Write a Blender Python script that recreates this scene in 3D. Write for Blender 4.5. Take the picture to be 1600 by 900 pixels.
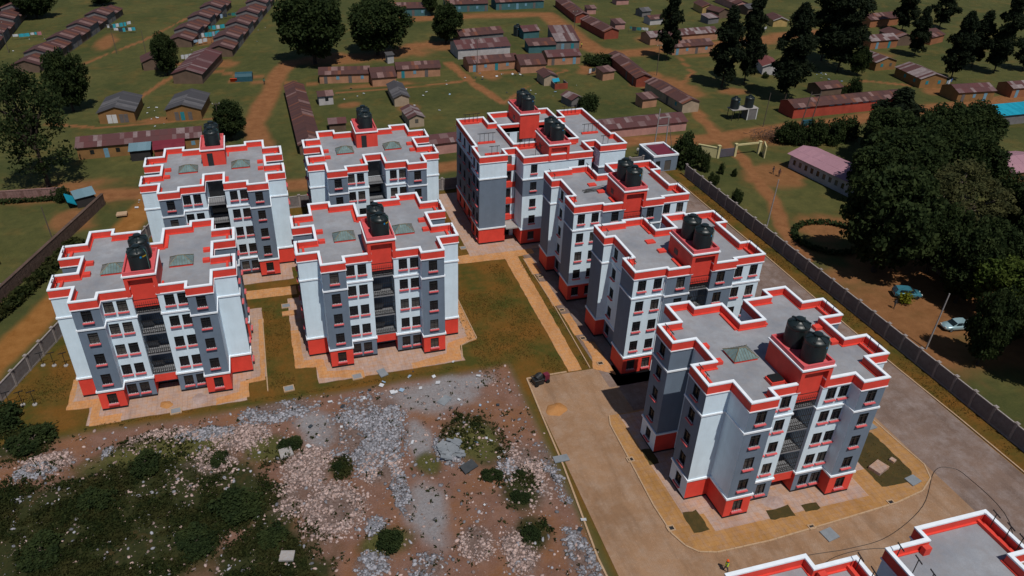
import bpy, bmesh, math, random
import numpy as np
from mathutils import Vector, Matrix
R = math.radians
random.seed(7); rng = np.random.default_rng(7)
for o in list(bpy.data.objects): bpy.data.objects.remove(o)
S = bpy.context.scene; COL = S.collection
# ------------------------------------------------------------------ camera, sky, sun, exposure
cd = bpy.data.cameras.new('camera'); cam = bpy.data.objects.new('camera', cd); COL.objects.link(cam)
FW, RT, UP = Vector((0.2275306, 0.81492303, -0.53303872)), Vector((0.96446607, -0.26408725, 0.00794457)), Vector((0.13429452, 0.5159054, 0.84605355))
cam.matrix_world = Matrix.Translation((0, 0, 63.131)) @ Matrix((RT, UP, -FW)).transposed().to_4x4()
cd.sensor_fit = 'HORIZONTAL'; cd.sensor_width = 36; cd.lens = 36*1201.217/1600; cd.shift_x = 60.271/1600
cd.clip_start = 1; cd.clip_end = 6000
S.camera = cam
SUN = Vector((1.17, -8.57, 15.9)).normalized()
w = bpy.data.worlds.new('World'); S.world = w; w.use_nodes = True
nt = w.node_tree; bg = nt.nodes['Background']; sky = nt.nodes.new('ShaderNodeTexSky')
sky.sky_type = 'NISHITA'; sky.sun_disc = False; sky.sun_elevation = math.asin(SUN.z); sky.sun_rotation = math.atan2(SUN.x, SUN.y)
sky.altitude = 1800; sky.air_density = 1.0; sky.dust_density = 0.6
nt.links.new(sky.outputs[0], bg.inputs[0]); bg.inputs[1].default_value = 0.062
ld = bpy.data.lights.new('sun', 'SUN'); sun = bpy.data.objects.new('sun', ld); COL.objects.link(sun)
ld.energy = 3.6; ld.angle = R(0.5); ld.color = (1.0, 0.95, 0.88)
sun.rotation_euler = SUN.to_track_quat('Z', 'Y').to_euler()
S.view_settings.view_transform = 'Standard'; S.view_settings.look = 'None'; S.view_settings.exposure = 0.0; S.view_settings.gamma = 1
S.render.engine = 'CYCLES'
# ------------------------------------------------------------------ materials
def lin(r, g, b):
    f = lambda c: ((c/255+0.055)/1.055)**2.4 if c/255 > 0.04045 else c/255/12.92
    return (f(r), f(g), f(b))
def nd(nt, t, **k):
    n = nt.nodes.new(t)
    for a, b in k.items(): setattr(n, a, b)
    return n
def noise(nt, pos, scale, detail=4, rough=0.6):
    n = nd(nt, 'ShaderNodeTexNoise'); n.inputs['Scale'].default_value = scale; n.inputs['Detail'].default_value = detail; n.inputs['Roughness'].default_value = rough
    nt.links.new(pos, n.inputs['Vector']); return n.outputs['Fac']
def ramp(nt, fac, a, b, c0=(0, 0, 0), c1=(1, 1, 1)):
    n = nd(nt, 'ShaderNodeValToRGB'); e = n.color_ramp.elements
    e[0].position = a; e[1].position = b; e[0].color = (*c0, 1); e[1].color = (*c1, 1)
    nt.links.new(fac, n.inputs[0]); return n.outputs[0]
def mix(nt, fac, a, b, mode='MIX'):
    n = nd(nt, 'ShaderNodeMix', data_type='RGBA', blend_type=mode)
    for s, v in ((0, fac), (6, a), (7, b)):
        if hasattr(v, 'links'): nt.links.new(v, n.inputs[s])
        else: n.inputs[s].default_value = v if s == 0 else (*v, 1)
    return n.outputs[2]
def per_piece(m, lo=0.45, hi=1.45):      # every separate stone gets its own tone
    nt = m.node_tree; b = nt.nodes['Principled BSDF']; c = b.inputs['Base Color'].links[0].from_socket; g = nd(nt, 'ShaderNodeNewGeometry')
    nt.links.new(mix(nt, 1.0, c, ramp(nt, g.outputs['Random Per Island'], 0.0, 1.0, (lo,)*3, (hi,)*3), 'MULTIPLY'), b.inputs['Base Color'])
def new_mat(name):
    m = bpy.data.materials.new(name); m.use_nodes = True
    return m, m.node_tree, m.node_tree.nodes['Principled BSDF']
def bump(nt, b, h, strength=0.3, dist=0.05):
    n = nd(nt, 'ShaderNodeBump'); n.inputs['Strength'].default_value = strength; n.inputs['Distance'].default_value = dist
    nt.links.new(h, n.inputs['Height']); nt.links.new(n.outputs[0], b.inputs['Normal'])
def paint(name, col, rough=0.75, var=0.12, scale=0.7, streak=True, metal=0.0, spec=0.3, fine=9.0):
    m, nt, b = new_mat(name); g = nd(nt, 'ShaderNodeNewGeometry'); p = g.outputs['Position']
    f = noise(nt, p, scale, 5)
    c = mix(nt, ramp(nt, f, 0.35, 0.7), [x*(1-var) for x in col], [min(1, x*(1+var*0.6)) for x in col])
    if streak:
        mp = nd(nt, 'ShaderNodeMapping'); mp.inputs['Scale'].default_value = (0.62, 0.62, 0.07); nt.links.new(p, mp.inputs[0])
        s = noise(nt, mp.outputs[0], 1.6, 6, 0.72)
        c = mix(nt, ramp(nt, s, 0.45, 0.8, (0, 0, 0), (0.45, 0.45, 0.45)), c, [x*0.68 for x in col])
    f2 = noise(nt, p, fine, 3)
    c = mix(nt, ramp(nt, f2, 0.3, 0.75, (0, 0, 0), (var*1.5,)*3), c, [x*0.8 for x in col])
    nt.links.new(c, b.inputs['Base Color']); b.inputs['Roughness'].default_value = rough; b.inputs['Metallic'].default_value = metal
    b.inputs['Specular IOR Level'].default_value = spec
    bump(nt, b, f2, 0.15, 0.02)
    return m
M = {}
M['white'] = paint('white_paint', (0.64, 0.77, 0.86), 0.65, 0.06)
M['coping'] = paint('white_coping', (0.76, 0.81, 0.86), 0.6, 0.07, 1.5, False)
M['grey'] = paint('grey_paint', (0.145, 0.190, 0.250), 0.7, 0.08)
M['red'] = paint('red_paint', (0.69, 0.062, 0.042), 0.6, 0.12)
M['sillred'] = paint('pink_red_paint', (0.60, 0.10, 0.11), 0.6, 0.1, 2, False)
M['plinth'] = paint('black_bitumen_paint', (0.012, 0.012, 0.014), 0.6, 0.2)
M['steel'] = paint('dark_steel', (0.018, 0.019, 0.021), 0.45, 0.2, 2, False, 0.0, 0.5)
M['postblack'] = paint('black_post_paint', (0.015, 0.016, 0.018), 0.5, 0.2, 2, False)
M['whiterail'] = paint('white_grille_paint', (0.5, 0.5, 0.5), 0.5, 0.1, 2, False)
M['tank'] = paint('tank_plastic', (0.008, 0.015, 0.016), 0.42, 0.2, 1.5, False, 0.0, 0.5)
M['stickerblue'] = paint('blue_sticker', (0.02, 0.22, 0.45), 0.4, 0.05, 2, False)
M['stickeryellow'] = paint('yellow_sticker', (0.5, 0.34, 0.03), 0.4, 0.05, 2, False)
def glass(name, col, rough=0.12):
    m, nt, b = new_mat(name); g = nd(nt, 'ShaderNodeNewGeometry')
    f = noise(nt, g.outputs['Position'], 1.7, 3)
    nt.links.new(mix(nt, f, [x*0.4 for x in col], [x*1.6 for x in col]), b.inputs['Base Color'])
    if rough == 0.13:
        oi = nd(nt, 'ShaderNodeObjectInfo'); cu = ramp(nt, oi.outputs['Random'], 0.72, 0.74); bc = b.inputs['Base Color'].links[0].from_socket; nt.links.new(mix(nt, cu, bc, (0.085, 0.08, 0.075)), b.inputs['Base Color'])
    b.inputs['Roughness'].default_value = rough; b.inputs['Specular IOR Level'].default_value = 0.6
    return m
M['pane'] = glass('window_glass', (0.012, 0.014, 0.017), 0.13)
M['skyglass'] = glass('skylight_sheet', (0.13, 0.19, 0.19), 0.22)
M['carglass'] = glass('car_glass', (0.012, 0.02, 0.025), 0.05)
def concrete(name, a, b_, scale=0.35, c3=None, rough=0.85, joints=None):
    m, nt, b = new_mat(name); g = nd(nt, 'ShaderNodeNewGeometry'); p = g.outputs['Position']
    f = noise(nt, p, scale, 6, 0.65); c = mix(nt, ramp(nt, f, 0.3, 0.72), a, b_)
    f2 = noise(nt, p, scale*4.3, 5, 0.7)
    if c3: c = mix(nt, ramp(nt, f2, 0.44, 0.72, (0, 0, 0), (0.85,)*3), c, c3)
    f3 = noise(nt, p, 14, 3); c = mix(nt, ramp(nt, f3, 0.35, 0.75, (0, 0, 0), (0.25,)*3), c, [x*0.6 for x in a])
    if joints:
        mp = nd(nt, 'ShaderNodeMapping'); mp.inputs['Scale'].default_value = (1, .16, 1); nt.links.new(p, mp.inputs[0]); tr = noise(nt, mp.outputs[0], .55, 5, .7)
        c = mix(nt, ramp(nt, tr, .48, .72, (0, 0, 0), (.55,)*3), c, [x*.62 for x in a]); sp = noise(nt, p, 2.6, 6, .8); c = mix(nt, ramp(nt, sp, .58, .72, (0, 0, 0), (.5,)*3), c, [min(1, x*1.5+.03) for x in b_])
        br = nd(nt, 'ShaderNodeTexBrick', offset=joints[2]); br.inputs['Scale'].default_value = 1; br.inputs['Brick Width'].default_value = joints[0]; br.inputs['Row Height'].default_value = joints[1]
        br.inputs['Mortar Size'].default_value = joints[3]; br.inputs['Color1'].default_value = (1, 1, 1, 1); br.inputs['Color2'].default_value = (0.92, 0.92, 0.92, 1); br.inputs['Mortar'].default_value = (0.66, 0.62, 0.6, 1)
        nt.links.new(p, br.inputs['Vector']); c = mix(nt, 1.0, c, br.outputs['Color'], 'MULTIPLY'); bump(nt, b, br.outputs['Fac'], -0.3, 0.02)
    else: bump(nt, b, f3, 0.3, 0.03)
    nt.links.new(c, b.inputs['Base Color']); b.inputs['Roughness'].default_value = rough; b.inputs['Specular IOR Level'].default_value = 0.2
    return m
M['roof'] = concrete('roof_screed', (0.185, 0.198, 0.225), (0.345, 0.36, 0.385), 0.2, (0.25, 0.24, 0.245))
M['cabro'] = concrete('block_paving', (0.25, 0.145, 0.082), (0.36, 0.22, 0.13), 0.11, (0.36, 0.26, 0.19), 0.9, (0.22, 0.11, 0.5, 0.006))
M['cabrogrey'] = concrete('grey_block_paving', (0.155, 0.108, 0.088), (0.24, 0.165, 0.13), 0.10, (0.30, 0.25, 0.235), 0.9, (0.22, 0.11, 0.5, 0.006))
M['apron'] = concrete('paving_slabs', (0.36, 0.25, 0.205), (0.45, 0.335, 0.285), 0.25, (0.46, 0.225, 0.085), 0.9, (0.6, 0.6, 0.0, 0.014))
M['orangeconc'] = concrete('dusty_orange_slabs', (0.45, 0.205, 0.07), (0.56, 0.28, 0.11), 0.4, (0.44, 0.29, 0.19), 0.9, (0.6, 0.6, 0.5, 0.014))
M['yellowconc'] = concrete('dusty_ochre_slabs', (0.33, 0.165, 0.05), (0.43, 0.23, 0.085), 0.35, (0.33, 0.21, 0.14), 0.9, (0.6, 0.6, 0.0, 0.012))
M['kerb'] = concrete('kerb_concrete', (0.40, 0.26, 0.15), (0.46, 0.33, 0.22), 1.2, (0.30, 0.2, 0.13))
M['precast'] = concrete('precast_panel', (0.165, 0.15, 0.15), (0.22, 0.20, 0.20), 0.5, (0.13, 0.105, 0.10))
M['precastpost'] = concrete('precast_post', (0.27, 0.24, 0.23), (0.34, 0.305, 0.29), 0.8, (0.21, 0.17, 0.155))
M['concrete'] = concrete('raw_concrete', (0.27, 0.26, 0.26), (0.36, 0.35, 0.345), 0.8, (0.3, 0.24, 0.19))
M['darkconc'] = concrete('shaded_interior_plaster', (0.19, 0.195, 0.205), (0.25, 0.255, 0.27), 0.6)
M['ashslab'] = concrete('grey_slate_slab', (0.16, 0.18, 0.20), (0.24, 0.26, 0.28), 1.0)
M['rockgrey'] = concrete('grey_rubble', (0.17, 0.18, 0.205), (0.33, 0.335, 0.37), 1.6, (0.22, 0.18, 0.17))
M['rockpink'] = concrete('pink_rubble', (0.26, 0.17, 0.14), (0.42, 0.31, 0.27), 1.6, (0.33, 0.30, 0.31))
per_piece(M['rockgrey']); per_piece(M['rockpink'])
M['bed'] = concrete('dark_planting_bed', (0.045, 0.034, 0.012), (0.085, 0.055, 0.016), 0.7, (0.035, 0.036, 0.010), 0.95)
# ------------------------------------------------------------------ mesh helpers
class MB:
    def __init__(s): s.v = []; s.f = []; s.m = []
    def quad(s, *p, mi=0):
        i = len(s.v); s.v += [tuple(q) for q in p]; s.f.append(tuple(range(i, i+len(p)))); s.m.append(mi)
    def box(s, x0, x1, y0, y1, z0, z1, mi=0, cap=True):
        i = len(s.v); s.v += [(x0, y0, z0), (x1, y0, z0), (x1, y1, z0), (x0, y1, z0), (x0, y0, z1), (x1, y0, z1), (x1, y1, z1), (x0, y1, z1)]
        fs = [(0, 1, 5, 4), (1, 2, 6, 5), (2, 3, 7, 6), (3, 0, 4, 7), (4, 5, 6, 7), (3, 2, 1, 0)]
        for f in fs: s.f.append(tuple(i+k for k in f)); s.m.append(mi)
    def rbox(s, c, ax, ay, az, mi=0):
        c, ax, ay, az = map(Vector, (c, ax, ay, az)); i = len(s.v)
        for z in (-1, 1):
            for x, y in ((-1, -1), (1, -1), (1, 1), (-1, 1)): s.v.append(tuple(c+ax*x+ay*y+az*z))
        for f in [(0, 1, 5, 4), (1, 2, 6, 5), (2, 3, 7, 6), (3, 0, 4, 7), (4, 5, 6, 7), (3, 2, 1, 0)]: s.f.append(tuple(i+k for k in f)); s.m.append(mi)
    def tube(s, pts, r, n=6, mi=0, r1=None, cap=True):
        pts = [Vector(p) for p in pts]; i = len(s.v); k = len(pts); up = Vector((0.13, 0.31, 0.94))
        for j, p in enumerate(pts):
            t = (pts[min(j+1, k-1)]-pts[max(j-1, 0)]).normalized(); a = t.cross(up)
            if a.length < 0.05: a = t.cross(Vector((1, 0, 0)))
            a.normalize(); b = t.cross(a); rr = r if r1 is None else r+(r1-r)*j/(k-1)
            for q in range(n): s.v.append(tuple(p+(a*math.cos(2*math.pi*q/n)+b*math.sin(2*math.pi*q/n))*rr))
        for j in range(k-1):
            for q in range(n): s.f.append((i+j*n+q, i+(j+1)*n+q, i+(j+1)*n+(q+1) % n, i+j*n+(q+1) % n)); s.m.append(mi)
        if cap: s.f.append(tuple(i+q for q in range(n))); s.m.append(mi); s.f.append(tuple(i+(k-1)*n+q for q in reversed(range(n)))); s.m.append(mi)
    def lathe(s, prof, n=24, c=(0, 0, 0), mi=0):
        i = len(s.v); k = len(prof)
        for r, z in prof:
            for q in range(n): s.v.append((c[0]+r*math.cos(2*math.pi*q/n), c[1]+r*math.sin(2*math.pi*q/n), c[2]+z))
        for j in range(k-1):
            for q in range(n): s.f.append((i+j*n+q, i+j*n+(q+1) % n, i+(j+1)*n+(q+1) % n, i+(j+1)*n+q)); s.m.append(mi)
        s.f.append(tuple(i+(k-1)*n+q for q in range(n))); s.m.append(mi)
    def mesh(s, name, mats, smooth=False):
        me = bpy.data.meshes.new(name); me.from_pydata(s.v, [], s.f)
        for m in (mats if isinstance(mats, (list, tuple)) else [mats]): me.materials.append(M[m] if isinstance(m, str) else m)
        if len(me.materials) > 1: me.polygons.foreach_set('material_index', s.m)
        if smooth: me.polygons.foreach_set('use_smooth', [True]*len(me.polygons))
        me.update(); return me
    def obj(s, name, mats, parent=None, smooth=False, **k): return link(name, s.mesh(name, mats, smooth), parent, **k)
def link(name, me, parent=None, loc=(0, 0, 0), rz=0, scale=None, label=None, cat=None, group=None, kind=None):
    o = bpy.data.objects.new(name, me); COL.objects.link(o)
    o.location = loc; o.rotation_euler = (0, 0, rz)
    if scale: o.scale = scale
    if parent: o.parent = parent
    LOG.append(o); tag(o, label, cat, group, kind); return o
LOG = []
def tag(o, label=None, cat=None, group=None, kind=None):
    for k, v in (('label', label), ('category', cat), ('group', group), ('kind', kind)):
        if v: o[k] = v
    return o
def empty(name, loc, rz=0, **k): return link(name, None, None, loc, rz, **k)
KIDS = {}
def copy_tree(src, parent=None, skip=lambda o: False):
    c = src.copy(); COL.objects.link(c); c.parent = parent
    for ch in [o for o in ALLKIDS(src) if not skip(o)]: copy_tree(ch, c, skip)
    return c
def ALLKIDS(o):
    return list(o.children)
def offset(poly, d):      # rectilinear outline moved inwards by d
    n = len(poly); out = []
    for i in range(n):
        a, b, c = poly[i-1], poly[i], poly[(i+1) % n]
        def nr(p, q): l = math.hypot(q[0]-p[0], q[1]-p[1]); return (-(q[1]-p[1])/l, (q[0]-p[0])/l)
        n1, n2 = nr(a, b), nr(b, c)
        out.append((b[0]+(n1[0]+n2[0])*d, b[1]+(n1[1]+n2[1])*d) if abs(n1[0]*n2[0]+n1[1]*n2[1]) < 0.5 else (b[0]+n1[0]*d, b[1]+n1[1]*d))
    return out
def inside(p, poly):
    c = False; n = len(poly)
    for i in range(n):
        (x1, y1), (x2, y2) = poly[i], poly[(i+1) % n]
        if (y1 > p[1]) != (y2 > p[1]) and p[0] < (x2-x1)*(p[1]-y1)/(y2-y1)+x1: c = not c
    return c
def slab(mb, poly, z, hole=None, mi=0, up=True):
    xs = sorted({round(p[0], 4) for p in poly+(hole or [])}); ys = sorted({round(p[1], 4) for p in poly+(hole or [])})
    for a, b in zip(xs, xs[1:]):
        for c, d in zip(ys, ys[1:]):
            m = ((a+b)/2, (c+d)/2)
            if inside(m, poly) and not (hole and inside(m, hole)):
                mb.quad((a, c, z), (b, c, z), (b, d, z), (a, d, z), mi=mi)
def ring(mb, o, i, z0, z1, z1i=None, mi=0, z0i=None):   # band between two outlines: outer face, top, inner face
    n = len(o)
    for k in range(n):
        a, b = o[k], o[(k+1) % n]; c, d = i[k], i[(k+1) % n]
        mb.quad((*a, z0), (*b, z0), (*b, z1), (*a, z1), mi=mi)
        mb.quad((*a, z1), (*b, z1), (*d, z1), (*c, z1), mi=mi)
        zi = z0 if z0i is None else z0i
        mb.quad((*d, zi), (*c, zi), (*c, z1), (*d, z1), mi=mi)
        mb.quad((*a, z0), (*c, z0), (*d, z0), (*b, z0), mi=mi)
def wall_strip(mb, p0, p1, bands, wins, depth=0.16):
    L = math.hypot(p1[0]-p0[0], p1[1]-p0[1]); d = ((p1[0]-p0[0])/L, (p1[1]-p0[1])/L); n = (d[1], -d[0])
    P = lambda u, z, k=0: (p0[0]+d[0]*u-n[0]*k, p0[1]+d[1]*u-n[1]*k, z)
    us = sorted({0, L, *[w[0] for w in wins], *[w[1] for w in wins]}); zs = sorted({*[b[0] for b in bands], *[b[1] for b in bands], *[w[2] for w in wins], *[w[3] for w in wins]})
    for a, b in zip(us, us[1:]):
        for z0, z1 in zip(zs, zs[1:]):
            um, zm = (a+b)/2, (z0+z1)/2
            if any(w[0] < um < w[1] and w[2] < zm < w[3] for w in wins): continue
            mi = next((bb[2] for bb in bands if bb[0] <= zm <= bb[1]), 0)
            mb.quad(P(a, z0), P(b, z0), P(b, z1), P(a, z1), mi=mi)
    for a, b, z0, z1 in wins:
        mi = next((bb[2] for bb in bands if bb[0] <= (z0+z1)/2 <= bb[1]), 0)
        mb.quad(P(a, z0), P(a, z0, depth), P(a, z1, depth), P(a, z1), mi=mi); mb.quad(P(b, z0, depth), P(b, z0), P(b, z1), P(b, z1, depth), mi=mi)
        mb.quad(P(a, z0), P(b, z0), P(b, z0, depth), P(a, z0, depth), mi=mi); mb.quad(P(a, z1, depth), P(b, z1, depth), P(b, z1), P(a, z1), mi=mi)
# ------------------------------------------------------------------ value noise for ground masks
def vnoise(x, y, s, seed):
    r = np.random.default_rng(seed); g = r.random((256, 256)); x = np.asarray(x)/s+1000.3; y = np.asarray(y)/s+1000.7
    xi = np.floor(x).astype(int); yi = np.floor(y).astype(int); fx = x-xi; fy = y-yi; fx = fx*fx*(3-2*fx); fy = fy*fy*(3-2*fy)
    a = g[xi % 256, yi % 256]; b = g[(xi+1) % 256, yi % 256]; c = g[xi % 256, (yi+1) % 256]; d = g[(xi+1) % 256, (yi+1) % 256]
    return (a*(1-fx)+b*fx)*(1-fy)+(c*(1-fx)+d*fx)*fy
def fbm(x, y, s, seed, o=4): return sum(vnoise(x, y, s/2**k, seed+k)*0.5**k for k in range(o))/sum(0.5**k for k in range(o))
def sstep(a, b, x): t = np.clip((x-a)/(b-a), 0, 1); return t*t*(3-2*t)
def dist_line(x, y, pts):
    d = np.full(np.shape(x), 1e9)
    for (x0, y0), (x1, y1) in zip(pts, pts[1:]):
        dx, dy = x1-x0, y1-y0; t = np.clip(((x-x0)*dx+(y-y0)*dy)/(dx*dx+dy*dy), 0, 1)
        d = np.minimum(d, np.hypot(x-x0-t*dx, y-y0-t*dy))
    return d
def blob(x, y, b, wob=0.35, seed=5):
    cx, cy, rx, ry = b; r = np.hypot((x-cx)/rx, (y-cy)/ry)
    return sstep(1.25, 0.6, r+wob*(fbm(x, y, 4.0, seed)-0.5)*2)
GREY = [(6.4, 68.8, 4.6, 6.5), (-3.7, 74.9, 4.6, 2.1), (4.9, 54.4, 1.2, 1.6), (3.9, 50.0, 1.7, 1.6), (9.2, 48.2, 1.6, 1.6), (8.4, 58.5, 1.0, 3.6), (-12.2, 73.1, 3.2, 1.2), (-22.6, 72.6, 0.9, 1.2), (-30.3, 71.4, 2.2, 1.4), (-30.9, 66.1, 1.4, 2.6), (25.6, 57.5, 1.3, 5.0), (24.0, 45.4, 1.3, 4), (15.0, 63.6, 1.6, 2.3), (20.6, 58.6, 1.2, 2)]
PINK = [(1.0, 57.6, 3.8, 4.2), (-12.1, 67.3, 3.6, 3.6), (-17.5, 73.5, 5, 2.0), (-29.1, 72.8, 2.6, 1.6), (-1.1, 64.5, 3.0, 3.4), (-8.5, 71.5, 4.0, 2.4), (22.5, 57.5, 2.4, 5.0), (14.5, 50, 1.6, 2.4), (18.5, 47.5, 1.6, 3), (-4, 60, 2, 3), (7, 62.5, 2.4, 2.4)]
ASH = [(15.7, 73.2, 6.4, 3.6), (0.5, 70.3, 2.4, 3.4), (10.7, 54.5, 2.2, 4.2), (21.3, 74.6, 3.2, 1.7), (12.0, 66.5, 1.3, 3.6)]
GREEN = [(18.3, 64.3, 3.6, 4.4), (20.7, 55.1, 2.2, 3.0), (5.6, 52.2, 1.8, 1.8), (-4.0, 68.2, 2.6, 2.6), (-20, 61, 16, 11), (-34, 80, 6, 7), (-18, 70.5, 9, 3.2), (20.3, 49.6, 1.8, 2.6), (-6, 52, 6, 8), (-30, 62, 12, 9), (2.4, 63.8, 1.3, 1.6), (-9, 62, 5, 6)]
ROADS = [([(-4.6, 141), (-4.2, 150), (-2.1, 163), (-3.4, 178), (0.8, 198), (4, 215), (8, 226), (20, 231), (34, 226), (46, 236), (60, 236)], 2.6),
         ([(-60, 151), (-39, 147.5), (-21.8, 144.0), (8, 141.0), (35, 143), (62, 147), (80, 146.5), (94, 143.6), (111, 145.2), (127, 145.6), (153, 148), (200, 150)], 2.7),
         ([(38, 270), (55, 270), (80, 269), (100, 266), (99.5, 248), (98.5, 230), (98.7, 219), (104, 212), (124, 215), (150, 216), (178, 222)], 3.6),
         ([(96.5, 141), (95.5, 131), (92.5, 121), (90.0, 112), (85.2, 102), (82.4, 92)], 1.5), ([(105, 192), (103, 176), (101, 161), (98, 147)], 1.6), ([(52, 215), (54, 195), (57, 178)], 1.2), ([(-30, 240), (-5, 216), (0, 214)], 0.9), ([(13, 205), (-12, 214)], 0.6), ([(57, 178), (66, 188), (80, 199), (95, 205)], .5), ([(18, 196), (36, 196), (55, 198)], .5), ([(120, 205), (116, 190), (105, 178)], .6), ([(-30, 205), (-24, 220), (-10, 232)], .6), ([(140, 165), (158, 172), (175, 160)], .6), ([(-50, 190), (-38, 184), (-12, 184)], .5), ([(-48, 240), (-34, 262), (-22, 290)], .6)]
DRIVE = [([(-47, 72), (-41.0, 90), (-38.4, 96), (-35.2, 105), (-31.0, 116), (-26.2, 131), (-23.0, 143)], 2.2)]
SOIL = [(30, 199.5, 12, 1.6), (70, 202.5, 12, 1.4), (88, 198, 3, 3), (20, 186, 3, 2), (33, 180, 3, 3), (98, 183, 4, 3), (-24, 186, 9, 2), (130, 205, 8, 2), (172, 160, 6, 3), (-10, 230, 4, 4), (-16, 258, 4, 6), (-45, 262, 3, 9), (178, 192, 7, 4), (185, 150, 10, 2), (64, 220, 4, 4), (97.5, 122.5, 7, 6), (109, 139.5, 7, 4), (42, 229, 10, 4), (24, 226, 14, 5), (121, 226, 5, 4), (152, 214, 8, 4), (106, 180, 4, 12), (84, 70, 5, 14), (92, 100, 6, 5), (98, 75, 18, 20), (-40, 150, 9, 5), (55, 234, 10, 6), (118, 172, 4, 3), (-36, 136, 4, 5), (108, 95, 8, 8), (60, 205, 3, 9)]
LIGHTG = [(18.3, 64.3, 3.4, 4.2), (-17, 71.5, 8, 2.2), (5.6, 52.2, 3, 2.0), (-5, 68.8, 3.4, 2.2), (12.5, 62, 1.5, 2)]
def lightg(x, y):
    m = np.zeros_like(x)
    for b in LIGHTG: m = np.maximum(m, blob(x, y, b, .6, 17))
    return m
# ------------------------------------------------------------------ ground
def build_ground():
    xs = np.concatenate([[-3000, -900, -400], np.arange(-250, -70, 3), np.arange(-70, -45, 1.5), np.arange(-45, 100, 0.55), np.arange(100, 180, 1.5), np.arange(180, 330, 3), [400, 900, 3000]])
    ys = np.concatenate([[-3000, -600, -60], np.arange(0, 38, 3), np.arange(38, 108, 0.5), np.arange(108, 200, 1.0), np.arange(200, 400, 2.5), [480, 900, 4000]])
    X, Y = np.meshgrid(xs, ys); n = X.size
    near = sstep(77.8, 76.2, Y+1.2*(fbm(X, Y, 5, 3)-0.5))*sstep(26.3, 25.2, X-0.023*(Y-50))*sstep(-48, -44, X)
    soil = np.zeros_like(X)
    for pts, wd in ROADS: soil = np.maximum(soil, sstep(wd*1.35, wd*0.65, dist_line(X, Y, pts)+1.6*(fbm(X, Y, 5, 11)-0.5)))
    for b in SOIL: soil = np.maximum(soil, 0.9*blob(X, Y, b, 0.5))
    orange = np.zeros_like(X)
    for pts, wd in DRIVE: orange = np.maximum(orange, sstep(wd*1.4, wd*0.7, dist_line(X, Y, pts)+1.4*(fbm(X, Y, 4, 21)-0.5)))
    comp = sstep(-37.5, -36, X-(Y-87)*0.36)*sstep(76.5, 77.8, Y+1.2*(fbm(X, Y, 5, 3)-0.5))*sstep(132.5, 131, Y)*sstep(80.2, 78.8, X)   # inside the estate wall
    comp = np.maximum(comp, sstep(26, 27, X)*sstep(80.2, 78.8, X)*sstep(132.5, 131, Y))
    rub = np.zeros_like(X); ash = np.zeros_like(X); grn = np.zeros_like(X)
    for b in GREY+PINK: rub = np.maximum(rub, blob(X, Y, b))
    for b in ASH: ash = np.maximum(ash, blob(X, Y, b, 0.5, 9))
    for b in GREEN: grn = np.maximum(grn, blob(X, Y, b, 0.6, 13))
    Z = near*(0.45*rub*fbm(X, Y, 2.2, 31)+0.25*grn*fbm(X, Y, 3.0, 33))
    me = bpy.data.meshes.new('ground'); ny, nx = X.shape
    idx = np.arange(n).reshape(ny, nx); q = np.stack([idx[:-1, :-1], idx[:-1, 1:], idx[1:, 1:], idx[1:, :-1]], -1).reshape(-1, 4)
    me.vertices.add(n); me.vertices.foreach_set('co', np.stack([X, Y, Z], -1).ravel().astype(np.float32))
    me.loops.add(q.size); me.loops.foreach_set('vertex_index', q.ravel().astype(np.int32))
    me.polygons.add(len(q)); me.polygons.foreach_set('loop_start', np.arange(0, q.size, 4, dtype=np.int32)); me.update(calc_edges=True); me.validate()
    for nm, arr in (('zone', np.stack([near, comp, soil, orange], -1)), ('field', np.stack([rub, ash, np.maximum(grn, lightg(X, Y)), lightg(X, Y)], -1))):
        at = me.attributes.new(nm, 'FLOAT_COLOR', 'POINT'); at.data.foreach_set('color', arr.reshape(-1).astype(np.float32))
    m, nt, b = new_mat('earth_and_grass'); p = nd(nt, 'ShaderNodeNewGeometry').outputs['Position']
    def attr(nm):
        a = nd(nt, 'ShaderNodeAttribute', attribute_name=nm); s = nd(nt, 'ShaderNodeSeparateColor'); nt.links.new(a.outputs['Color'], s.inputs[0]); return [s.outputs[0], s.outputs[1], s.outputs[2], a.outputs['Alpha']]
    z = attr('zone'); fl = attr('field')
    n1 = noise(nt, p, 0.05, 5, 0.6); n2 = noise(nt, p, 0.5, 5, 0.7); n3 = noise(nt, p, 3.2, 5, 0.7); n4 = noise(nt, p, 0.16, 4, 0.6); n5 = noise(nt, p, 11, 4, 0.7)
    grass = mix(nt, ramp(nt, n1, 0.35, 0.65), (0.056, 0.068, 0.020), (0.115, 0.108, 0.034))
    grass = mix(nt, ramp(nt, n4, 0.52, 0.74, (0, 0, 0), (0.75,)*3), grass, (0.165, 0.105, 0.030))
    grass = mix(nt, ramp(nt, n2, 0.35, 0.8, (0, 0, 0), (0.75,)*3), grass, (0.030, 0.042, 0.014))
    grass = mix(nt, ramp(nt, n3, 0.5, 0.9, (0, 0, 0), (0.6,)*3), grass, (0.13, 0.11, 0.045))
    road = mix(nt, ramp(nt, n2, 0.3, 0.7), (0.19, 0.078, 0.030), (0.30, 0.135, 0.056)); road = mix(nt, ramp(nt, n3, 0.5, 0.8, (0, 0, 0), (0.4,)*3), road, (0.11, 0.07, 0.05))
    orng = mix(nt, ramp(nt, n2, 0.3, 0.7), (0.23, 0.095, 0.022), (0.34, 0.155, 0.045))
    lawn = mix(nt, ramp(nt, n4, 0.38, 0.62), (0.170, 0.078, 0.014), (0.066, 0.066, 0.012)); lawn = mix(nt, ramp(nt, n2, 0.45, 0.75, (0, 0, 0), (0.6,)*3), lawn, (0.22, 0.105, 0.026))
    lawn = mix(nt, ramp(nt, n3, 0.45, 0.85, (0, 0, 0), (0.5,)*3), lawn, (0.050, 0.036, 0.010))
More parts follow.
